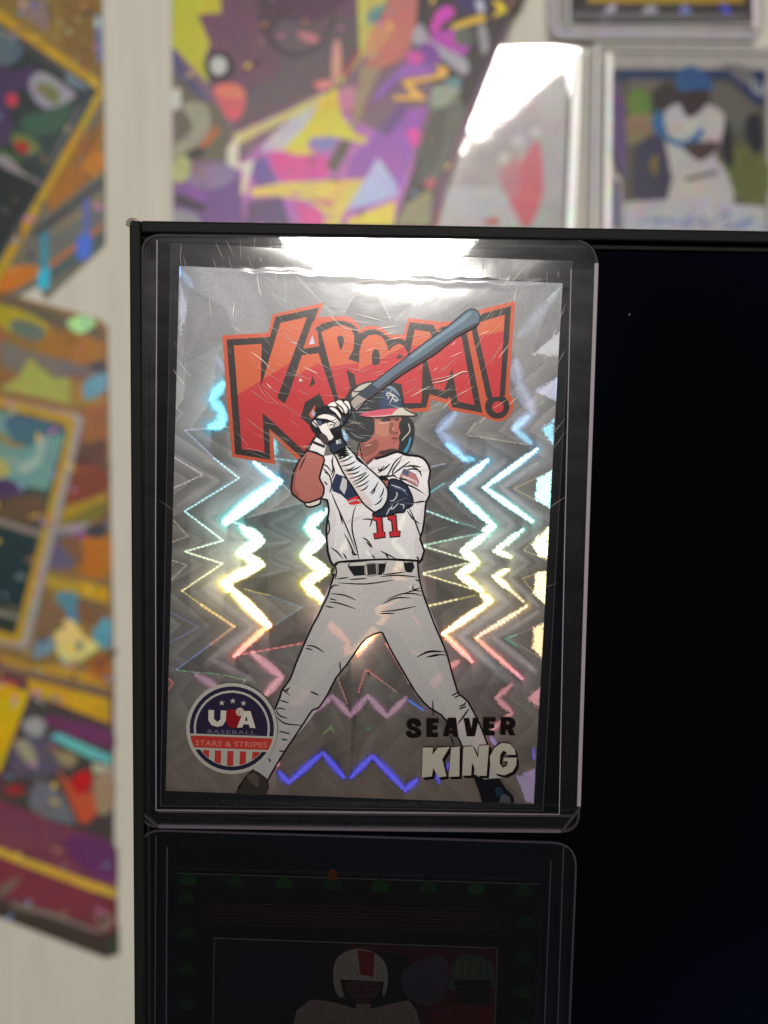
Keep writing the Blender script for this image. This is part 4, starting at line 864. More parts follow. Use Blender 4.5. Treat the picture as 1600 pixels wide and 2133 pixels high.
for k in range(4): ink.stroke(BL, K_([(570+k*4, 590+k*18), (610, 600+k*16), (640, 580+k*20)]), 2.4, .5)
strap = K_([(538, 700), (650, 650), (680, 700), (665, 740), (580, 780), (555, 750)]); ink.poly((42, 50, 66), strap); ink.stroke(BL, strap, 3, 0, 0, True)
ink.text((200, 205, 210), 'E', K_([(600, 670), (640, 660), (645, 690), (605, 700)]), .02)
for k in range(4): ink.stroke(BL, K_([(590+k*12, 770+k*16), (650, 740+k*16), (690+k*6, 730+k*20)]), 3.4, .7)
ink.build('batter_details', M_PRINT2, card)
Y2 = ink.y

# --- round team badge
ink = Ink(P, Y2-.00001)
G_ = T(370, 1400, .15625); bc = (723, 752); ba = math.radians(2.1)
def bc_(pts): return G_([(bc[0]+x*math.cos(ba)-y*math.sin(ba), bc[1]+x*math.sin(ba)+y*math.cos(ba)) for x, y in pts])
def seg(r, ya, yb, n=14):        # slice of a disc between two heights
    f = lambda y: math.sqrt(max(r*r-y*y, 0)); ys = [ya+(yb-ya)*i/n for i in range(n+1)]
    return [(f(y), y) for y in ys] + [(-f(y), y) for y in reversed(ys)]
CR = (190, 188, 180); NB = (44, 38, 66); RB = (196, 62, 56)
ink.poly(CR, bc_(circle(0, 0, 608))); ink.poly(NB, bc_(circle(0, 0, 562))); ink.poly(CR, bc_(circle(0, 0, 508)))
ink.poly(NB, bc_(seg(478, -477.9, 92, 40)))
ink.poly(CR, bc_(seg(562, 86, 112, 3))); ink.poly(RB, bc_(seg(560, 112, 270, 6))); ink.poly(CR, bc_(seg(562, 270, 296, 3)))
for x0, x1 in ((-370, -290), (-215, -130), (-48, 35), (120, 203), (285, 385)):
    yb = lambda x: math.sqrt(max(500**2-x*x, 0)); xs = [x0+(x1-x0)*i/4 for i in range(5)]
    ink.poly(RB, bc_([(x, 300) for x in xs] + [(x, max(yb(x), 301)) for x in reversed(xs)]))
def star(cx, cy, r):
    return [(cx+(r if i % 2 == 0 else r*.4)*math.sin(i*math.pi/5), cy-(r if i % 2 == 0 else r*.4)*math.cos(i*math.pi/5)) for i in range(10)]
for cx, cy in ((590, 412), (735, 386), (878, 416)): ink.poly(CR, G_(star(cx, cy, 42)))
ink.poly((150, 24, 34), G_([(650, 512), (790, 505), (810, 590), (850, 600), (810, 700), (760, 748), (705, 742), (645, 650)]), sm=2)
ink.poly((214, 208, 196), G_([(413, 503), (487, 507), (485, 625), (530, 665), (572, 630), (576, 510), (650, 514), (642, 650), (600, 712), (530, 730), (450, 706), (410, 640)]))
ink.poly((214, 208, 196), G_([(880, 518), (972, 520), (1040, 748), (965, 742), (950, 698), (880, 694), (862, 738), (792, 740)]), G_([(915, 585), (937, 650), (898, 650)]))
ink.poly((205, 190, 170), G_(circle(832, 530, 56, 56, 20))); ink.stroke((120, 60, 50), G_([(800, 500), (820, 530), (805, 565)]), 1)
ink.text((118, 112, 130), 'BASEBALL', G_([(400, 765), (1040, 785), (1038, 835), (398, 815)]), .01, 1.15)
ink.text((226, 128, 116), 'STARS & STRIPES', G_([(238, 905), (1195, 935), (1192, 1010), (235, 980)]), .02, 1.1)
ink.build('team_badge', M_PRINT3, card)
# --- player name
ink = Ink(P, ink.y-.00001)
N_ = T(820, 1450, .1875)
Sx = [[(305, 330), (250, 338), (235, 312), (215, 307), (202, 320), (210, 338), (260, 352), (300, 380), (310, 410), (295, 445), (250, 465), (190, 465), (145, 440), (138, 398), (190, 390), (203, 415), (232, 422), (246, 402), (225, 387), (165, 362), (145, 320), (157, 275), (200, 252), (260, 256), (298, 285)],
      [(368, 252), (502, 250), (500, 300), (436, 300), (434, 330), (487, 332), (485, 375), (432, 375), (430, 410), (496, 410), (493, 458), (364, 456)], None,
      [(780, 250), (842, 248), (866, 370), (885, 245), (947, 245), (905, 448), (815, 448)],
      [(1000, 240), (1136, 238), (1132, 285), (1065, 285), (1062, 315), (1121, 315), (1118, 358), (1060, 358), (1058, 390), (1126, 392), (1122, 438), (995, 438)]]
for i, l in enumerate(Sx):
    if l: ink.poly((24, 14, 16), N_(l), sm=2 if i == 0 else 0)
ink.poly((24, 14, 16), N_([(605, 245), (696, 245), (720, 456), (658, 452), (655, 420), (618, 418), (610, 450), (548, 445)]), N_([(636, 335), (652, 385), (620, 385)]))
ink.poly((24, 14, 16), N_([(1198, 240), (1300, 238), (1345, 262), (1357, 300), (1345, 342), (1320, 360), (1354, 437), (1285, 438), (1262, 372), (1250, 372), (1245, 433), (1185, 433)]), N_([(1256, 280), (1290, 284), (1292, 322), (1254, 326)]))
KG = [[(325, 570), (440, 572), (428, 655), (492, 572), (625, 565), (540, 700), (588, 890), (498, 902), (440, 800), (425, 892), (315, 905)], [(640, 570), (735, 560), (730, 892), (612, 896)],
      [(775, 565), (880, 555), (938, 690), (952, 550), (1060, 545), (1032, 886), (940, 882), (872, 740), (860, 882), (762, 882)],
      [(1358, 652), (1345, 590), (1290, 530), (1200, 520), (1120, 575), (1070, 670), (1075, 780), (1130, 860), (1230, 880), (1320, 840), (1362, 770), (1366, 684), (1222, 684), (1222, 722), (1268, 724), (1258, 775), (1210, 798), (1178, 745), (1185, 650), (1215, 605), (1250, 618), (1262, 652)]]
for l in KG:
    for dx, dy in ((10, 10), (20, 20), (28, 30)): ink.poly((22, 16, 16), N_([(x+dx, y+dy) for x, y in l]))
for l in KG: ink.poly((196, 190, 178), N_(l))
ink.build('name_lettering', M_PRINT3, card)

# ------------------------------------------------------------------ lower football card
card2 = empty('trading_card', P(740, 2420, Y_CARD), 'shade-dimmed football card with green dotted border and two helmeted players, in the lower toploader', 'trading card')
Q2 = [(368, 1820), (1123, 1843), (1100, 2440), (352, 2420)]
slab('card_stock', Q2, P, Y_CARD, Y_CARD+.0005, M_STOCKD, card2)
ink = Ink(P, Y_CARD-.00003, gain=.55)  # print darkened in its colours to stand for shade
ink.poly((16, 15, 16), Q2)
rr = random.Random(4)
def clover(cx, cy, r, col):
    ink.poly(col, circle(cx, cy, r, r*1.05, 10)); ink.poly(col, circle(cx-r*.8, cy+r*.3, r*.7, r*.7, 8)); ink.poly(col, circle(cx+r*.8, cy+r*.3, r*.7, r*.7, 8))
for k in range(8):
    u = 392+k*100; clover(u, 1832+k*3, 13, (18, 60, 18) if k % 2 else (24, 72, 20))
for k in range(9):
    clover(388, 1870+k*74, 12, (26, 62, 18)); clover(1096-k*3, 1920+k*72, 13, (14, 58, 18))
for k in range(7): ink.poly((58, 34, 16), [(424, 1880+k*7), (424+600-k*10, 1893+k*7), (424+600-k*10, 1897+k*7), (424, 1884+k*7)])
ink.text((44, 31, 12), 'SCORE', [(952, 1905), (1066, 1908), (1064, 1941), (950, 1938)], .03)
ink.poly((34, 22, 24), [(450, 1957), (1034, 1978), (1020, 2420), (440, 2410)])
ink.poly((70, 22, 24), [(690, 1967), (1034, 1978), (1030, 2100), (880, 2133), (850, 1990)]); ink.poly((24, 26, 46), [(500, 1990), (640, 1980), (650, 2060), (560, 2090), (470, 2070)], sm=3)
ink.stroke((120, 105, 105), [(447, 1954), (1036, 1975), (1022, 2430)], 3, 0, 0); ink.stroke((110, 95, 95), [(447, 1954), (438, 2430)], 3, 0, 0)
hel = [(694, 2040), (698, 2005), (715, 1985), (745, 1976), (780, 1984), (803, 2008), (808, 2040), (800, 2075), (772, 2085), (735, 2080), (705, 2075)]
ink.poly((150, 138, 134), hel, sm=3); ink.poly((120, 30, 30), [(745, 1978), (780, 1984), (778, 2035), (750, 2030)]); ink.poly((20, 16, 18), [(708, 2040), (800, 2045), (795, 2085), (720, 2085)]); ink.poly((130, 110, 105), [(742, 2090), (772, 2092), (770, 2120), (745, 2120)])
ink.poly((130, 115, 108), [(618, 2105), (680, 2085), (735, 2100), (780, 2100), (830, 2088), (868, 2105), (880, 2300), (610, 2300)], sm=2)
hel2 = [(938, 2040), (942, 2010), (965, 1990), (995, 1988), (1022, 2005), (1030, 2035), (1022, 2060), (940, 2062)]
ink.poly((62, 74, 52), hel2, sm=3); ink.poly((24, 20, 22), [(945, 2040), (1025, 2042), (1015, 2100), (960, 2100)]); ink.poly((96, 24, 26), [(900, 2110), (950, 2090), (1030, 2095), (1028, 2300), (905, 2300)])
ink.poly((84, 48, 40), [(722, 2046), (790, 2048), (784, 2076), (765, 2088), (742, 2086), (726, 2070)], sm=2)
for yy in (2052, 2064, 2076): ink.stroke((30, 26, 28), [(712, yy), (752, yy+5), (798, yy)], 2.4)
ink.stroke((30, 26, 28), [(752, 2046), (753, 2086)], 2.2)
ink.stroke((130, 36, 36), [(866, 2010), (880, 2040), (872, 2080)], 12); ink.poly((70, 60, 76), [(840, 2020), (920, 1990), (935, 2040), (910, 2090), (850, 2080)], sm=3)
for xx in (955, 972, 990, 1008): ink.stroke((86, 96, 66), [(xx, 1996), (xx-4, 2034)], 3)
ink.stroke((40, 52, 36), [(945, 2052), (985, 2060), (1024, 2052)], 3); ink.stroke((40, 52, 36), [(948, 2072), (985, 2080), (1018, 2072)], 3)
ink.poly((110, 54, 14), circle(693, 1822, 10, 12, 12))
ink.build('printed_front', M_DIMPRINT, card2)

# ------------------------------------------------------------------ things on the wall
GW_ = 1.12
def flecks(k, loop, n, seed):     # small print, sparkles and lettering too fine to trace
    r = random.Random(seed); xs = [p[0] for p in loop]; ys = [p[1] for p in loop]
    def inside(x, y):
        c = False
        for i in range(len(loop)):
            (x1, y1), (x2, y2) = loop[i-1], loop[i]
            if (y1 > y) != (y2 > y) and x < (x2-x1)*(y-y1)/(y2-y1)+x1: c = not c
        return c
    x0, x1, y0, y1 = max(min(xs), -20), min(max(xs), 1620), max(min(ys), -20), min(max(ys), 2000)
    pal = [(170, 160, 140), (40, 34, 40), (220, 190, 90), (200, 120, 170), (120, 150, 180), (90, 66, 50), (150, 110, 90), (60, 50, 70)]
    k.y -= 2e-5
    for _ in range(n):
        x, y = r.uniform(x0, x1), r.uniform(y0, y1)
        if not inside(x, y): continue
        a = r.uniform(0, 3.14); l, h = r.uniform(4, 20), r.uniform(1.5, 6)
        c, s_ = math.cos(a), math.sin(a); q = [(-l, 0), (0, -h), (l, 0), (0, h)]
        k.poly(r.choice(pal), [(x+p*c-o*s_, y+p*s_+o*c) for p, o in q])
def wall_card(quad_or_loop, depth, label, patches, name='trading_card', cat='trading card', group='cards and prints fixed to the wall', base=(150, 120, 60), thick=.0005):
    y = Y_WALL-depth
    vs = [P(a, b, y) for a, b in quad_or_loop]; c = sum(vs, Vector())/len(vs)
    t = empty(name, Vector((c.x, y, min(v.z for v in vs))), label, cat, group)
    slab('card_stock', quad_or_loop, P, y, y+thick, M_STOCK, t)
    k = Ink(P, y-.00002, gain=GW_, eps=1.2e-5); k.viv = 1.12; k.poly(base, quad_or_loop)
    for p in patches:
        if p[0] == 's': k.stroke(p[1], p[2], p[3], 0, 3)
        else: k.poly(p[0], p[1], sm=p[2] if len(p) > 2 else 3)
    k.eps = 1e-6; flecks(k, quad_or_loop, 60 if name == 'poster' else 34, len(label))
    k.build('printed_front', M_WALLPRINT, t); return t
def clipR(loop, line=((212, 0), (246, 1970))):      # trim a shape at the straight right-hand edge of the left column
    (ax, ay), (bx_, by) = line; f = lambda p: p[0]-(ax+(p[1]-ay)*(bx_-ax)/(by-ay)); out = []
    for i in range(len(loop)):
        a, b = loop[i], loop[(i+1) % len(loop)]; fa, fb = f(a), f(b)
        if fa <= 0: out.append(a)
        if (fa <= 0) != (fb <= 0): k = fa/(fa-fb); out.append((a[0]+(b[0]-a[0])*k, a[1]+(b[1]-a[1])*k))
    return out
CL = lambda col, l, s=0: (col, clipR(smooth(l, 3) if s else l), 0)
X_ = T(0, 0, .3125)
# gold glitter card, top left
wall_card(clipR([(-60, -60), (230, -60), (230, 300), (-60, 300)]), .0012, 'gold glitter card in the top left corner, partly under the tilted yellow bordered dark card',
  [CL((120, 92, 48), X_([(400, 0), (680, 0), (690, 520), (420, 340)])), CL((132, 112, 110), X_([(180, 0), (330, 0), (320, 220), (180, 130)])), CL((104, 110, 150), X_([(630, 100), (690, 100), (690, 400), (650, 420)])),
   CL((150, 140, 90), X_(circle(400, 150, 26, 26, 8))), CL((150, 150, 100), X_(circle(460, 210, 24, 24, 8))), CL((140, 138, 90), X_(circle(380, 240, 20, 20, 8))), CL((176, 160, 150), X_(circle(150, 30, 26, 26, 8))),
   CL((160, 130, 90), X_(circle(560, 40, 22, 22, 8))), CL((150, 140, 90), X_(circle(520, 130, 20, 20, 8))), CL((170, 190, 190), X_(circle(650, 150, 24, 40, 8))), CL((108, 104, 150), X_([(215, 0), (250, 0), (240, 70), (205, 60)]))], base=(128, 104, 56))
wall_card(clipR(X_([(-60, 1900), (250, 1900), (300, 2000), (700, 1630), (700, 560), (60, 1500), (-60, 1750)])), .0014, 'orange and grey card with blue gleams under the tilted yellow bordered dark card',
  [CL((150, 98, 40), X_([(300, 1200), (690, 760), (690, 1130), (330, 1420)])), CL((176, 116, 34), X_([(560, 1060), (690, 1010), (690, 1130), (570, 1200)]), 1), CL((110, 96, 84), X_([(480, 1150), (560, 1060), (600, 900), (690, 680), (690, 760)])),
   CL((58, 62, 66), X_([(230, 1520), (690, 1180), (690, 1240), (230, 1600)])), CL((130, 120, 84), X_([(330, 1560), (690, 1290), (690, 1330), (340, 1600)])), CL((96, 100, 96), X_([(240, 1620), (690, 1360), (690, 1620), (330, 1850), (60, 2000)])),
   CL((70, 80, 84), X_([(340, 1800), (690, 1530), (690, 1640), (340, 1880)])), CL((178, 100, 60), X_([(330, 1750), (690, 1490), (690, 1515), (330, 1790)])), CL((88, 98, 160), X_([(550, 1330), (600, 1320), (600, 1560), (550, 1600)])),
   CL((74, 108, 205), X_([(515, 1590), (600, 1560), (600, 1700), (520, 1730)]), 1), CL((60, 130, 150), X_([(270, 1560), (325, 1540), (325, 1780), (270, 1790)])), CL((40, 176, 208), X_([(255, 1800), (330, 1780), (325, 1930), (255, 1930)])),
   CL((186, 112, 24), X_([(-60, 1800), (150, 1770), (260, 1780), (240, 1850), (100, 1930), (-60, 1960)]), 1), CL((122, 84, 40), X_([(-60, 1950), (100, 1930), (-60, 2010)]))], base=(104, 100, 90))
# tilted dark card with yellow border
wall_card(X_([(-700, -420), (672, 540), (690, 640), (-80, 2020), (-1400, 1200)]), .0022, 'dark card with thin yellow border, tilted like a diamond at upper left',
  [((46, 60, 66), X_([(-700, -330), (590, 555), (640, 600), (600, 700), (-90, 1900), (-1300, 1150)]), 0), ((34, 46, 46), X_([(-700, -250), (560, 600), (520, 760), (-100, 1800), (-1200, 1100)]), 0),
   ((84, 100, 112), X_([(-100, 120), (0, 180), (130, 280), (160, 330), (80, 430), (-60, 400)])), ((66, 48, 84), X_([(-80, 420), (80, 480), (220, 430), (240, 500), (130, 620), (60, 700), (80, 860), (60, 950), (-80, 940)])),
   ((146, 144, 158), X_([(190, 560), (250, 480), (330, 500), (500, 620), (480, 660), (340, 730), (240, 680)])), ((112, 112, 78), X_([(240, 560), (330, 560), (400, 620), (370, 700), (290, 640)])),
   ((186, 66, 84), X_([(40, 640), (90, 620), (120, 670), (90, 715), (50, 690)])), ((40, 58, 60), X_([(110, 820), (500, 680), (540, 760), (330, 1080), (90, 1000)])), ((52, 84, 68), X_([(150, 780), (330, 740), (480, 690), (400, 860), (200, 900)])), ((100, 110, 60), X_([(80, 900), (180, 900), (270, 990), (220, 1020), (100, 980)])),
   ((150, 52, 38), X_([(90, 950), (180, 945), (200, 1000), (140, 1025)])), ((56, 92, 40), X_([(0, 990), (150, 1060), (130, 1090), (0, 1030)])), ((140, 132, 136), X_([(-20, 1030), (60, 1050), (160, 1150), (270, 1215), (230, 1225), (130, 1170), (-20, 1090)])),
   ((14, 26, 28), X_([(-80, 1110), (60, 1140), (260, 1240), (150, 1420), (-100, 1760)])), ((118, 110, 114), X_([(0, 200), (150, 250), (140, 290), (0, 230)])), ((62, 62, 66), X_([(150, 260), (430, 450), (430, 500), (140, 310)])),
   ((110, 130, 140), X_([(440, 480), (560, 560), (580, 600), (460, 560)])), ((30, 30, 50), X_(circle(625, 615, 22, 22, 8)), 0), ((60, 70, 70), X_([(0, 1370), (40, 1390), (60, 1430), (0, 1400)])), ((96, 92, 92), X_([(520, 700), (560, 690), (330, 1120), (300, 1130)]), 0)], base=(176, 142, 50))
# orange card left of the screen
Y_ = T(0, 580, .3846)
wall_card(clipR([(-100, 572), (60, 624), (205, 663), (236, 690), (236, 1440), (-100, 1500)]), .0012, 'orange and olive card with grey diagonal shapes left of the monitor, its corner gleaming green',
  [CL((88, 82, 66), Y_([(0, 90), (500, 240), (560, 300), (570, 330), (300, 260), (0, 130)])), CL((172, 220, 150), Y_([(360, 240), (450, 200), (520, 240), (430, 300)]), 1), CL((150, 104, 46), Y_([(200, 260), (380, 290), (570, 350), (570, 470), (420, 500), (180, 400)])),
   CL((160, 146, 40), Y_([(0, 140), (250, 240), (220, 330), (0, 260)]), 1), CL((92, 104, 96), Y_([(60, 230), (130, 225), (250, 280), (200, 340), (70, 290)]), 1), CL((112, 104, 100), Y_([(0, 330), (150, 390), (500, 480), (560, 460), (560, 540), (400, 530), (290, 540), (160, 420), (110, 520), (0, 460)])),
   CL((154, 158, 84), Y_([(110, 520), (160, 430), (290, 545), (380, 540), (380, 680), (0, 600)])), CL((104, 150, 172), Y_([(450, 570), (570, 510), (575, 600), (470, 660)]), 1), CL((64, 62, 70), Y_([(470, 470), (560, 440), (570, 510), (500, 500)]), 1),
   CL((150, 116, 62), Y_([(390, 540), (450, 570), (450, 660), (570, 640), (570, 690), (390, 690)])), CL((144, 92, 58), Y_([(470, 690), (575, 680), (575, 880), (430, 880)])), CL((92, 60, 52), Y_([(430, 890), (575, 880), (575, 1160), (350, 1220)])), CL((120, 60, 44), Y_([(400, 1010), (575, 1040), (575, 1150), (360, 1220)]), 1),
   CL((160, 130, 50), Y_([(330, 1250), (575, 1160), (575, 1200), (310, 1330)])), CL((112, 104, 46), Y_([(310, 1330), (575, 1200), (575, 1290), (310, 1340)])), CL((150, 142, 150), Y_([(310, 1340), (480, 1320), (500, 1370), (300, 1400)])), CL((96, 88, 110), Y_([(290, 1400), (400, 1390), (400, 1560), (260, 1560)]), 1),
   CL((172, 104, 42), Y_([(450, 1400), (590, 1400), (590, 1600), (440, 1600)]), 1), CL((60, 56, 66), Y_([(460, 1350), (580, 1320), (560, 1400), (480, 1400)]), 1), CL((140, 80, 130), Y_([(400, 1380), (460, 1370), (450, 1410), (410, 1420)]), 1), CL((120, 84, 60), Y_([(320, 1420), (430, 1400), (450, 1560), (380, 1500)]), 1)], base=(132, 96, 56))
wall_card(clipR([(75, 1180), (236, 1215), (243, 1450), (-60, 1385), (20, 1190)]), .0018, 'card with a cream coloured shape on orange and blue patches, beside the silver bordered card',
  [CL((168, 142, 60), Y_([(240, 1600), (590, 1690), (590, 1760), (400, 1720), (240, 1660)])), CL((190, 146, 40), Y_([(420, 1630), (590, 1680), (590, 1760), (440, 1700)])), CL((84, 130, 150), Y_([(310, 1700), (420, 1710), (440, 1820), (400, 1880), (330, 1800)]), 1), CL((116, 88, 62), Y_([(430, 1740), (580, 1780), (560, 1880), (430, 1850)]), 1),
   CL((94, 150, 170), Y_([(500, 1920), (590, 1830), (600, 2000), (540, 1990)]), 1), CL((120, 96, 72), Y_([(200, 1720), (320, 1760), (360, 1860), (200, 1950)]), 1), CL((214, 196, 130), Y_([(340, 1860), (390, 1850), (450, 1930), (540, 1990), (480, 2040), (400, 2090), (330, 2060), (290, 1960)]), 1), CL((110, 130, 110), Y_(circle(430, 1990, 24, 30, 8))),
   CL((112, 134, 150), Y_([(200, 1960), (290, 1950), (300, 2010), (180, 2060)]), 1), CL((176, 136, 60), Y_([(0, 2040), (180, 2100), (330, 2090), (420, 2120), (590, 2160), (590, 2220), (0, 2080)])), CL((156, 96, 50), Y_([(500, 2060), (590, 2050), (600, 2200), (480, 2120)]), 1)], base=(128, 104, 66))
wall_card([(-220, 780), (165, 862), (176, 875), (60, 1345), (46, 1352), (-300, 1262)], .0030, 'card with silver and yellow border and a teal picture, lying slanted over the orange card',
  [((174, 140, 62), Y_([(-400, 540), (380, 740), (410, 770), (400, 840), (120, 1960), (90, 1980), (-500, 1850)]), 0), ((56, 62, 56), Y_([(-400, 600), (350, 790), (360, 850), (90, 1900), (-500, 1800)]), 0),
   ((108, 146, 144), Y_([(-300, 640), (330, 800), (350, 860), (260, 1150), (0, 1100), (-300, 1000)]), 0), ((66, 100, 120), Y_([(40, 740), (180, 760), (330, 800), (340, 850), (230, 860), (140, 920), (40, 840)])), ((150, 172, 164), Y_([(200, 880), (250, 860), (230, 980), (140, 1060), (90, 1020), (190, 960)])),
   ((170, 160, 96), Y_([(-20, 960), (60, 1030), (50, 1060), (-20, 1080)])), ((140, 110, 60), Y_([(-20, 820), (60, 880), (150, 910), (60, 910), (-20, 860)])), ((70, 50, 88), Y_([(-20, 1100), (60, 1090), (130, 1170), (60, 1180), (-20, 1200)])), ((94, 72, 54), Y_([(-100, 1190), (250, 1170), (230, 1340), (-100, 1280)]), 0),
   ((136, 122, 116), Y_([(-100, 1270), (230, 1370), (210, 1400), (-100, 1300)]), 0), ((22, 46, 50), Y_([(-100, 1330), (200, 1400), (120, 1780), (-100, 1740)]), 0), ((96, 110, 110), Y_(circle(110, 1615, 28, 18, 10)), 0), ((138, 128, 120), Y_([(-100, 1770), (110, 1830), (105, 1850), (-100, 1800)]), 0),
   ((40, 48, 40), Y_([(-100, 1810), (95, 1850), (85, 1930), (-100, 1880)]), 0)], base=(156, 148, 148))
Z_ = T(0, 1350, .3672)
wall_card(clipR([(-160, 1350), (0, 1378), (236, 1446), (236, 1920), (244, 1965), (234, 1982), (215, 1982), (-160, 1850)]), .0022, 'purple and yellow card with red and blue picture, lowest card left of the monitor',
  [CL((120, 104, 84), Z_([(0, 80), (625, 240), (625, 265), (0, 120)])), CL((196, 164, 44), Z_([(-300, 110), (170, 250), (0, 700), (-300, 720)])), CL((192, 154, 56), Z_([(150, 170), (625, 290), (625, 430), (170, 250)])), CL((172, 90, 70), Z_([(0, 170), (100, 200), (90, 220), (0, 200)])),
   CL((66, 60, 60), Z_([(170, 270), (630, 450), (640, 1090), (350, 1000), (0, 860), (20, 690)])), CL((104, 54, 92), Z_([(280, 380), (620, 470), (620, 570), (300, 450)]), 1), CL((106, 180, 184), Z_([(280, 500), (330, 480), (630, 610), (630, 660), (500, 620), (380, 560)])), CL((150, 148, 150), Z_([(130, 420), (200, 390), (260, 430), (230, 500), (150, 480)]), 1),
   CL((88, 80, 100), Z_([(100, 520), (300, 520), (360, 680), (200, 740), (60, 700)]), 1), CL((150, 140, 122), Z_([(80, 540), (150, 520), (200, 600), (210, 680), (140, 640)]), 1), CL((140, 130, 104), Z_([(310, 600), (400, 590), (440, 640), (380, 680)]), 1), CL((176, 176, 150), Z_([(520, 650), (635, 670), (635, 700), (530, 710)])),
   CL((174, 44, 44), Z_([(400, 740), (500, 690), (520, 780), (440, 830)]), 1), CL((176, 84, 62), Z_([(330, 700), (400, 770), (450, 830), (580, 800), (560, 920), (470, 1000), (400, 880)]), 1), CL((150, 124, 104), Z_([(530, 740), (635, 710), (640, 900), (560, 940)]), 1), CL((140, 48, 54), Z_([(30, 800), (90, 770), (150, 810), (60, 840)]), 1),
   CL((104, 104, 112), Z_([(200, 760), (320, 790), (420, 960), (400, 1000), (180, 920)]), 1), CL((112, 62, 78), Z_([(-300, 850), (0, 870), (350, 1000), (640, 1100), (660, 1380), (200, 1220), (-300, 1080)])), CL((96, 52, 92), Z_([(390, 1060), (640, 1110), (655, 1330), (400, 1200)]), 1),
   CL((196, 160, 74), Z_([(-300, 1080), (0, 1130), (150, 1190), (660, 1370), (660, 1420), (530, 1380), (150, 1240), (0, 1180), (-300, 1110)])), CL((116, 56, 66), Z_([(-300, 1120), (0, 1190), (150, 1250), (530, 1390), (660, 1430), (660, 1620), (0, 1400), (-300, 1300)])),
   CL((62, 54, 50), Z_([(-300, 1370), (0, 1440), (600, 1640), (660, 1600), (690, 1500), (670, 1740), (600, 1760), (0, 1530), (-300, 1440)])), CL((126, 112, 106), Z_([(60, 1440), (300, 1500), (560, 1600), (600, 1580), (610, 1600), (560, 1620), (300, 1530), (70, 1470)])), CL((128, 110, 100), Z_([(550, 1500), (620, 1500), (640, 1560), (600, 1600), (550, 1560)]), 1), CL((60, 44, 40), Z_(circle(580, 1530, 22, 30, 8))),
   CL((110, 96, 84), Z_([(0, 1360), (60, 1320), (120, 1290), (80, 1360), (0, 1410)]), 1), CL((60, 66, 56), Z_([(600, 1680), (670, 1600), (672, 1740), (620, 1750)]))], base=(92, 60, 64))

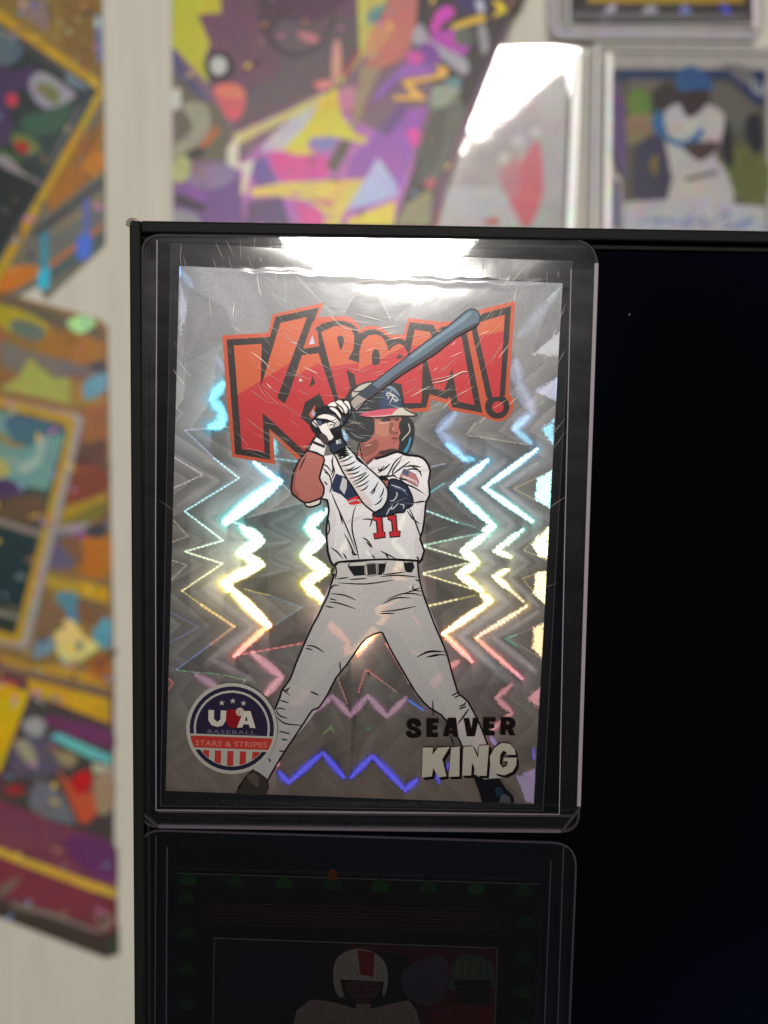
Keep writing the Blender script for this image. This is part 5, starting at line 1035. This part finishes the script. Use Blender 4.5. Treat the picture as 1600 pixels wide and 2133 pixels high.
# top centre poster
V_ = T(340, 0, .475)
wall_card([(357, -80), (1125, -80), (1075, 10), (894, 480), (880, 560), (360, 560)], .0160, 'large bright poster print in purple, yellow and pink above the monitor', [
   ((178, 178, 62), V_([(40, -60), (250, -60), (255, 60), (160, 70), (205, 190), (180, 260), (200, 370), (40, 200)]), 0),
   ((100, 66, 88), V_([(150, 66), (255, 56), (255, -60), (850, -60), (860, 200), (760, 360), (330, 570), (215, 390), (180, 300), (205, 190)]), 0),
   ((92, 76, 84), V_([(460, 120), (700, 60), (860, 100), (830, 240), (740, 360), (480, 480), (330, 540), (360, 420), (520, 300)])), ((74, 46, 72), V_([(440, -60), (800, -60), (740, 60), (640, 100), (520, 90), (450, 130)])),
   ((66, 44, 62), V_([(450, 80), (560, 30), (560, 60), (480, 130), (520, 210), (640, 240), (560, 250), (470, 200)])), ((186, 118, 128), V_([(590, 140), (650, 145), (690, 175), (650, 190), (600, 165)])),
   ('s', (58, 40, 54), V_([(430, -20), (430, 110), (500, 210), (600, 235), (690, 190), (760, 60)]), 7),
   ((70, 72, 110), V_([(40, 205), (120, 330), (220, 480), (150, 540), (60, 340)])), ((96, 90, 76), V_([(40, 320), (150, 420), (240, 470), (300, 560), (280, 700), (60, 700)]), 0), ((148, 146, 128), V_([(80, 460), (170, 450), (205, 500), (190, 600), (60, 690), (50, 640), (130, 560)])),
   ((190, 190, 186), V_([(40, 400), (75, 390), (75, 470), (40, 480)])), ((176, 98, 46), V_([(230, 555), (245, 580), (190, 640), (165, 640)])), ((44, 38, 30), V_([(110, 660), (180, 650), (170, 690), (100, 700)])), ((170, 172, 120), V_([(50, 700), (110, 690), (120, 770), (70, 800), (40, 780)])),
   ((40, 28, 34), V_(circle(247, 290, 68, 68, 16)), 0), ((190, 190, 182), V_(circle(243, 288, 38, 42, 14)), 0), ((204, 92, 104), V_([(225, 385), (300, 365), (360, 400), (350, 500), (300, 530), (250, 470)])), ((214, 122, 100), V_([(225, 385), (300, 365), (355, 400), (340, 430), (240, 420)])),
   ((104, 72, 132), V_([(50, 830), (200, 720), (330, 740), (360, 980), (60, 980)]), 0), ((132, 116, 150), V_([(100, 800), (170, 730), (310, 720), (320, 780), (220, 830)])), ((42, 28, 50), V_([(50, 850), (190, 900), (170, 930), (50, 890)]), 0), ((128, 78, 158), V_([(60, 820), (110, 800), (200, 850), (180, 890)]), 0), ((140, 136, 146), V_([(50, 920), (140, 940), (160, 990), (50, 990)])),
   # pink, lilac and yellow bursts
   ((176, 110, 178), V_([(420, 640), (700, 420), (900, 560), (1100, 640), (1090, 980), (360, 990), (330, 720)]), 0), ((196, 188, 200), V_([(430, 650), (560, 520), (700, 460), (640, 560), (520, 660)])), ((206, 84, 156), V_([(450, 660), (620, 680), (740, 690), (720, 780), (520, 800), (480, 740)]), 0),
   ((110, 84, 150), V_([(390, 760), (430, 680), (500, 800), (430, 830)])), ((90, 66, 110), V_([(370, 880), (520, 860), (560, 990), (360, 990)]), 0), ((214, 84, 152), V_([(580, 880), (690, 920), (700, 990), (600, 990)]), 0),
   ((196, 186, 130), V_([(310, 590), (560, 480), (720, 400), (700, 450), (480, 560), (320, 640)]), 0), ((216, 206, 190), V_([(280, 650), (330, 590), (330, 720), (400, 700), (360, 850), (340, 850), (350, 750), (280, 720)]), 0),
   ((208, 196, 76), V_([(690, 440), (760, 380), (780, 500), (840, 580), (980, 655), (840, 620), (760, 600), (640, 620), (600, 680), (520, 660), (620, 560)]), 0), ((210, 196, 90), V_([(620, 620), (660, 680), (560, 680), (560, 640)]), 0),
   ((128, 124, 186), V_([(640, 610), (740, 600), (760, 640), (690, 660)])), ((216, 194, 104), V_([(380, 830), (520, 800), (880, 785), (860, 830), (780, 960), (780, 990), (710, 990), (700, 930), (640, 880), (500, 860), (390, 860)]), 0), ((222, 204, 84), V_([(810, 960), (1020, 880), (1010, 990), (810, 990)]), 0),
   ((200, 120, 120), V_([(640, 870), (740, 880), (750, 900), (720, 910)])), ((150, 90, 176), V_([(820, 700), (930, 580), (1080, 480), (1160, 470), (1100, 640), (1040, 830), (1000, 800), (960, 690), (880, 780), (800, 780)]), 0), ((178, 186, 224), V_([(800, 920), (890, 780), (940, 690), (1020, 800), (1030, 860), (900, 900)]), 0),
   ((104, 70, 130), V_([(940, 580), (1040, 450), (1080, 480), (990, 600)]), 0), ((88, 78, 80), V_([(710, 730), (780, 610), (830, 620), (760, 760)]), 0), ((222, 84, 168), V_([(1070, 580), (1110, 560), (1130, 600), (1100, 650)])),
   # pinkish limb, grey column
   ((190, 180, 100), V_([(850, -60), (1010, -60), (920, 120), (890, 230), (770, 380), (780, 320), (860, 220)]), 0), ((100, 140, 140), V_([(900, 50), (1000, 10), (910, 110)])), ((186, 112, 108), V_([(1010, -60), (1120, -60), (1110, 120), (1060, 260), (960, 300), (880, 280), (890, 220), (950, 110)]), 0), ((196, 140, 108), V_([(905, 140), (960, 90), (1000, 130), (930, 250), (885, 240)])),
   ((150, 130, 108), V_([(870, 280), (960, 300), (900, 420), (850, 560), (820, 560), (840, 420)]), 0), ((150, 60, 80), V_([(780, 330), (860, 200), (865, 240), (800, 340)]), 0), ((206, 150, 140), V_([(745, 200), (775, 180), (780, 300), (760, 370), (740, 360)])), ((206, 132, 128), V_([(660, 370), (720, 350), (740, 380), (700, 400)])),
   ((186, 120, 150), V_([(770, 400), (840, 380), (830, 480), (790, 500)])),
   # right margin of small shards
   ((54, 46, 50), V_([(1120, -60), (1600, -60), (1540, 30), (1400, 330), (1290, 600), (1150, 990), (1010, 990), (1130, 640), (1230, 380), (1110, 330), (1110, 120)]), 0),
   ((96, 98, 90), V_([(1180, 480), (1290, 420), (1330, 480), (1290, 600), (1210, 780), (1170, 800), (1120, 760)]), 0), ((76, 76, 70), V_([(1180, 500), (1240, 480), (1210, 700), (1120, 800), (1130, 640)])), ((150, 150, 60), V_([(1100, 880), (1160, 840), (1150, 910), (1100, 930)])), ((176, 90, 96), V_([(1140, 800), (1200, 780), (1180, 830)])),
   ((140, 134, 104), V_([(1020, 990), (1060, 900), (1180, 830), (1170, 990)]), 0), ((200, 80, 180), V_([(1170, 130), (1200, 50), (1250, 25), (1280, 60), (1220, 110), (1190, 160)])), ((176, 76, 176), V_([(1180, 150), (1290, 130), (1350, 150), (1330, 230), (1280, 250), (1210, 220)])), ((86, 96, 86), V_(circle(1320, 160, 44, 44, 12)), 0),
   ((214, 176, 76), V_([(1260, 110), (1400, 60), (1420, 90), (1270, 130)]), 0), ((220, 196, 60), V_([(1440, 0), (1490, 10), (1510, 50), (1440, 80), (1470, 40)]), 0), ((60, 44, 96), V_([(1280, -40), (1400, -40), (1410, 40), (1330, 60), (1290, 30)])), ((178, 186, 206), V_([(1370, 0), (1400, 0), (1410, 50), (1380, 50)])),
   ((166, 160, 176), V_([(1090, 180), (1130, 100), (1180, 180), (1330, 260), (1320, 330), (1200, 240)])), ((120, 70, 150), V_([(1130, 190), (1200, 210), (1210, 290), (1100, 320), (1060, 300)])), ((208, 90, 160), V_([(1070, 230), (1130, 230), (1140, 270), (1080, 280)])),
   ((226, 176, 96), V_([(1040, 350), (1190, 330), (1200, 280), (1250, 300), (1240, 340), (1090, 370), (1160, 440), (1010, 440), (1010, 420), (1090, 420)]), 0), ((150, 96, 176), V_([(1060, 280), (1190, 290), (1180, 330), (1040, 345), (900, 480), (960, 380)]), 0), ((150, 156, 140), V_([(1190, 380), (1290, 380), (1290, 430), (1180, 480)])), ((100, 140, 146), V_([(1240, 350), (1300, 340), (1300, 380), (1250, 380)])),
   ((150, 150, 150), V_([(1380, 120), (1410, 110), (1430, 200), (1400, 240)]))], name='poster', cat='poster', group=None, base=(120, 90, 110), thick=.0012)

# card holders at the upper right
def holder(loop, depth, label, card_loop, card_label, patches, rims, base, p0=None, n=None):
    y = Y_WALL-depth
    if n is None: proj = P; dv = Vector((0, 1, 0))
    else: proj = lambda u, v_, yy: PN(u, v_, p0, n, (yy-y)*n.y); dv = n*(1 if n.y > 0 else -1)
    vs = [proj(a, b, y) for a, b in loop]; c = sum(vs, Vector())/len(vs)
    t = empty('card_holder', Vector((c.x, c.y, min(v.z for v in vs))), label, 'card holder', 'clear card holders on the wall')
    def sl_(name, lp, y0, th, mat, par):
        m = len(lp); v = [proj(a, b, y0) for a, b in lp]; v += [q + dv*th for q in v]
        tr = tessellate_polygon([[Vector((a, b, 0)) for a, b in lp]])
        return obj(name, v, [list(q) for q in tr]+[[m+i for i in reversed(q)] for q in tr]+[[i, (i+1) % m, m+(i+1) % m, m+i] for i in range(m)], mat, par)
    if n is None: sl_('front_sheet', loop, y, .0004, M_HOLDER, t)
    else:                         # bowed sheet
        q4 = [loop[0], loop[2], loop[-2], loop[-1]]; G = 40; v = []
        for j in range(G+1):
            for i in range(G+1):
                a, b2 = i/G, j/G
                pt = proj(*[(q4[0][m]*(1-a)+q4[1][m]*a)*(1-b2)+(q4[3][m]*(1-a)+q4[2][m]*a)*b2 for m in (0, 1)], y)
                e = pt-p0; ss, tt = e.x, e.z
                v.append(pt - dv*(.15*tt*tt + .85*ss*tt))
        obj('front_sheet', v, [[j*(G+1)+i, j*(G+1)+i+1, (j+1)*(G+1)+i+1, (j+1)*(G+1)+i] for j in range(G) for i in range(G)], M_HOLDER, t, smooth=True)
    sl_('back_sheet', loop, y+.0026, .0004, M_SHEET2, t)
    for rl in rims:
        k = Ink(proj, y-.0001, gain=1.35); k.stroke(rl[0], rl[1], rl[2], 0, 0)  # edge highlights painted as pale strips
        ob = k.build('moulded_edge_gleam', M_WALLPRINT, t)
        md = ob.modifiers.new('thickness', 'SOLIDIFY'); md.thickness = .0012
    vs = [proj(a, b, y+.0016) for a, b in card_loop]; c = sum(vs, Vector())/len(vs)
    ct = empty('trading_card', Vector((c.x, c.y, min(v.z for v in vs))), card_label, 'trading card')
    sl_('card_stock', card_loop, y+.0016, .0005, M_STOCK, ct)
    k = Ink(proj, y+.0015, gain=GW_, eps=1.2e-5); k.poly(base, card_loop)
    for p in patches:
        if p[0] == 's': k.stroke(p[1], p[2], p[3], 0, 3)
        else: k.poly(p[0], p[1], sm=p[2] if len(p) > 2 else 3)
    k.build('printed_front', M_WALLPRINT, ct); return t
U_ = T(800, 0, .5)
# tilted forward so that it throws the lamp back at the viewer
pc = P(1040, 135, Y_WALL-.0120); dv_ = (CAM-pc).normalized(); dl = (LAMP-pc).normalized(); nh = (dv_+dl).normalized()
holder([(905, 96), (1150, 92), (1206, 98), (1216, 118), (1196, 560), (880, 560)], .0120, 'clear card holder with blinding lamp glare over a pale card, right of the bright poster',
       [(900, 112), (1185, 116), (1170, 560), (880, 560)], 'pale grey and white card with a red patch, glare wash painted into its colours',
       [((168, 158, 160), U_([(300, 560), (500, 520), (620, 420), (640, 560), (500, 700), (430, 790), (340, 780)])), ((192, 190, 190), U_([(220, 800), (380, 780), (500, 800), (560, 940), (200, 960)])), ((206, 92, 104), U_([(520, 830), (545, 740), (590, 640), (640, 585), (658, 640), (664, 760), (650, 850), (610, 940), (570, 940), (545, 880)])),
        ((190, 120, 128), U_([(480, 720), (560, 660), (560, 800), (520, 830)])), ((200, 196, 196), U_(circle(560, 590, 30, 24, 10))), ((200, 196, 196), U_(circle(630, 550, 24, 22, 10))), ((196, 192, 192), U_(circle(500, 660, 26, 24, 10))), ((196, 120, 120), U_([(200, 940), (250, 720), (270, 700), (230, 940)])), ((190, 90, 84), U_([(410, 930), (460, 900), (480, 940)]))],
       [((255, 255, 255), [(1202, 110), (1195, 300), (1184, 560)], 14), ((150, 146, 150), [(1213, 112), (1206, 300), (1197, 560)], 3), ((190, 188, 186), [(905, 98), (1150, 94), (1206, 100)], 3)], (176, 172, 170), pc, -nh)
holder([(1236, 92), (1700, 96), (1700, 600), (1228, 600)], .0060, 'clear card holder around the blue batter card, right of the glare covered holder',
       [(1278, 142), (1596, 145), (1598, 600), (1300, 600), (1290, 300)], 'baseball card of a batter in white with blue helmet and blue signature',
       [((96, 92, 76), U_([(960, 300), (1590, 300), (1590, 950), (1000, 950)]), 0), ((44, 60, 100), U_([(955, 290), (1590, 290), (1590, 440), (1540, 430), (1440, 330), (1100, 330), (960, 340)]), 0), ((110, 140, 60), U_([(1010, 400), (1060, 360), (1110, 390), (1100, 470), (1030, 480)])), ((150, 134, 90), U_([(1000, 490), (1120, 480), (1120, 560), (1010, 600)])),
        ((120, 112, 100), U_([(1020, 330), (1170, 330), (1170, 370), (1020, 370)]), 0), ((110, 106, 96), U_([(1340, 350), (1460, 370), (1560, 470), (1560, 560), (1420, 500)])), ((110, 116, 60), U_([(1440, 620), (1590, 640), (1590, 850), (1450, 800)])), ((124, 122, 120), U_([(1400, 260), (1520, 280), (1560, 380), (1480, 340)]), 0), ((40, 38, 46), U_([(1500, 520), (1560, 470), (1580, 600), (1540, 640)])),
        ((66, 62, 84), U_([(1060, 600), (1130, 560), (1200, 640), (1210, 840), (1050, 850), (1040, 660)])), ((60, 54, 50), U_([(1120, 390), (1180, 340), (1230, 400), (1200, 460), (1130, 480)])), ((136, 116, 40), U_([(1110, 680), (1140, 640), (1130, 740)])), ((34, 34, 40), U_([(1410, 480), (1450, 560), (1450, 700), (1410, 640)])),
        ((196, 192, 186), U_([(1170, 460), (1250, 430), (1340, 430), (1420, 480), (1400, 600), (1380, 650), (1430, 720), (1450, 880), (1190, 900), (1200, 740), (1170, 600)]), 2), ((66, 46, 44), U_([(1220, 340), (1350, 370), (1340, 440), (1270, 490), (1230, 420)])), ((52, 96, 150), U_([(1215, 330), (1230, 290), (1290, 275), (1350, 310), (1370, 380), (1330, 370), (1230, 380)]), 3),
        ((52, 110, 160), U_([(1120, 480), (1160, 460), (1180, 560), (1260, 590), (1320, 530), (1330, 560), (1260, 620), (1130, 560)]), 2), ((84, 60, 56), U_([(1250, 600), (1390, 590), (1380, 630), (1320, 670), (1270, 640)])), ((84, 82, 90), U_([(1250, 740), (1390, 710), (1390, 725), (1260, 755)]), 0),
        ((190, 190, 190), U_([(1000, 840), (1200, 830), (1590, 860), (1590, 1200), (980, 1200)]), 0), ('s', (86, 120, 176), U_([(1060, 930), (1150, 910), (1240, 930), (1280, 890), (1250, 950), (1340, 900), (1330, 950), (1440, 880), (1420, 950), (1540, 910), (1480, 950)]), 4), ('s', (86, 120, 176), U_([(1150, 900), (1130, 960)]), 4),
        ('s', (190, 196, 206), U_([(1535, 320), (1540, 380), (1560, 380)]), 4), ('s', (190, 196, 206), U_([(1560, 340), (1570, 400), (1590, 350)]), 4), ((110, 84, 130), U_([(950, 340), (1000, 420), (1010, 740), (950, 600)])), ((196, 180, 176), U_([(945, 760), (990, 740), (985, 950), (945, 950)])), ((60, 78, 120), U_([(955, 740), (980, 760), (978, 950), (955, 950)]), 0)],
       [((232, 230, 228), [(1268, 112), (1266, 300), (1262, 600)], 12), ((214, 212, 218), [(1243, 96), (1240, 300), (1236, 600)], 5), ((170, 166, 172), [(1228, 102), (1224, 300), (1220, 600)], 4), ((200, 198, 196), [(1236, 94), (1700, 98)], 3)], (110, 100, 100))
holder([(1140, -120), (1590, -120), (1590, 70), (1578, 78), (1165, 78), (1148, 66)], .0075, 'clear card holder at the upper right, only its bottom end in view',
       [(1182, -120), (1565, -120), (1568, 44), (1190, 40)], 'dark card with yellow lower edge and blue gleams in the upper right holder',
       [((190, 156, 40), U_([(850, -40), (1500, -40), (1500, 12), (1280, 16), (1150, 26), (1100, 16), (850, 12)]), 0), ((70, 66, 66), U_([(830, 14), (1540, 14), (1540, 84), (800, 84)]), 0), ((196, 196, 206), U_([(900, 80), (930, 30), (970, 20), (940, 80)])), ((186, 188, 206), U_([(1070, 60), (1100, 25), (1140, 35), (1110, 80)])),
        ((136, 140, 210), U_([(1230, 40), (1260, 20), (1280, 60), (1250, 80)])), ((90, 90, 220), U_([(1400, 20), (1430, 25), (1460, 75), (1430, 80)])), ((120, 118, 116), U_([(790, 50), (1520, 60), (1520, 84), (790, 80)]), 0), ((200, 200, 200), U_(circle(770, 90, 14, 14, 8)), 0)],
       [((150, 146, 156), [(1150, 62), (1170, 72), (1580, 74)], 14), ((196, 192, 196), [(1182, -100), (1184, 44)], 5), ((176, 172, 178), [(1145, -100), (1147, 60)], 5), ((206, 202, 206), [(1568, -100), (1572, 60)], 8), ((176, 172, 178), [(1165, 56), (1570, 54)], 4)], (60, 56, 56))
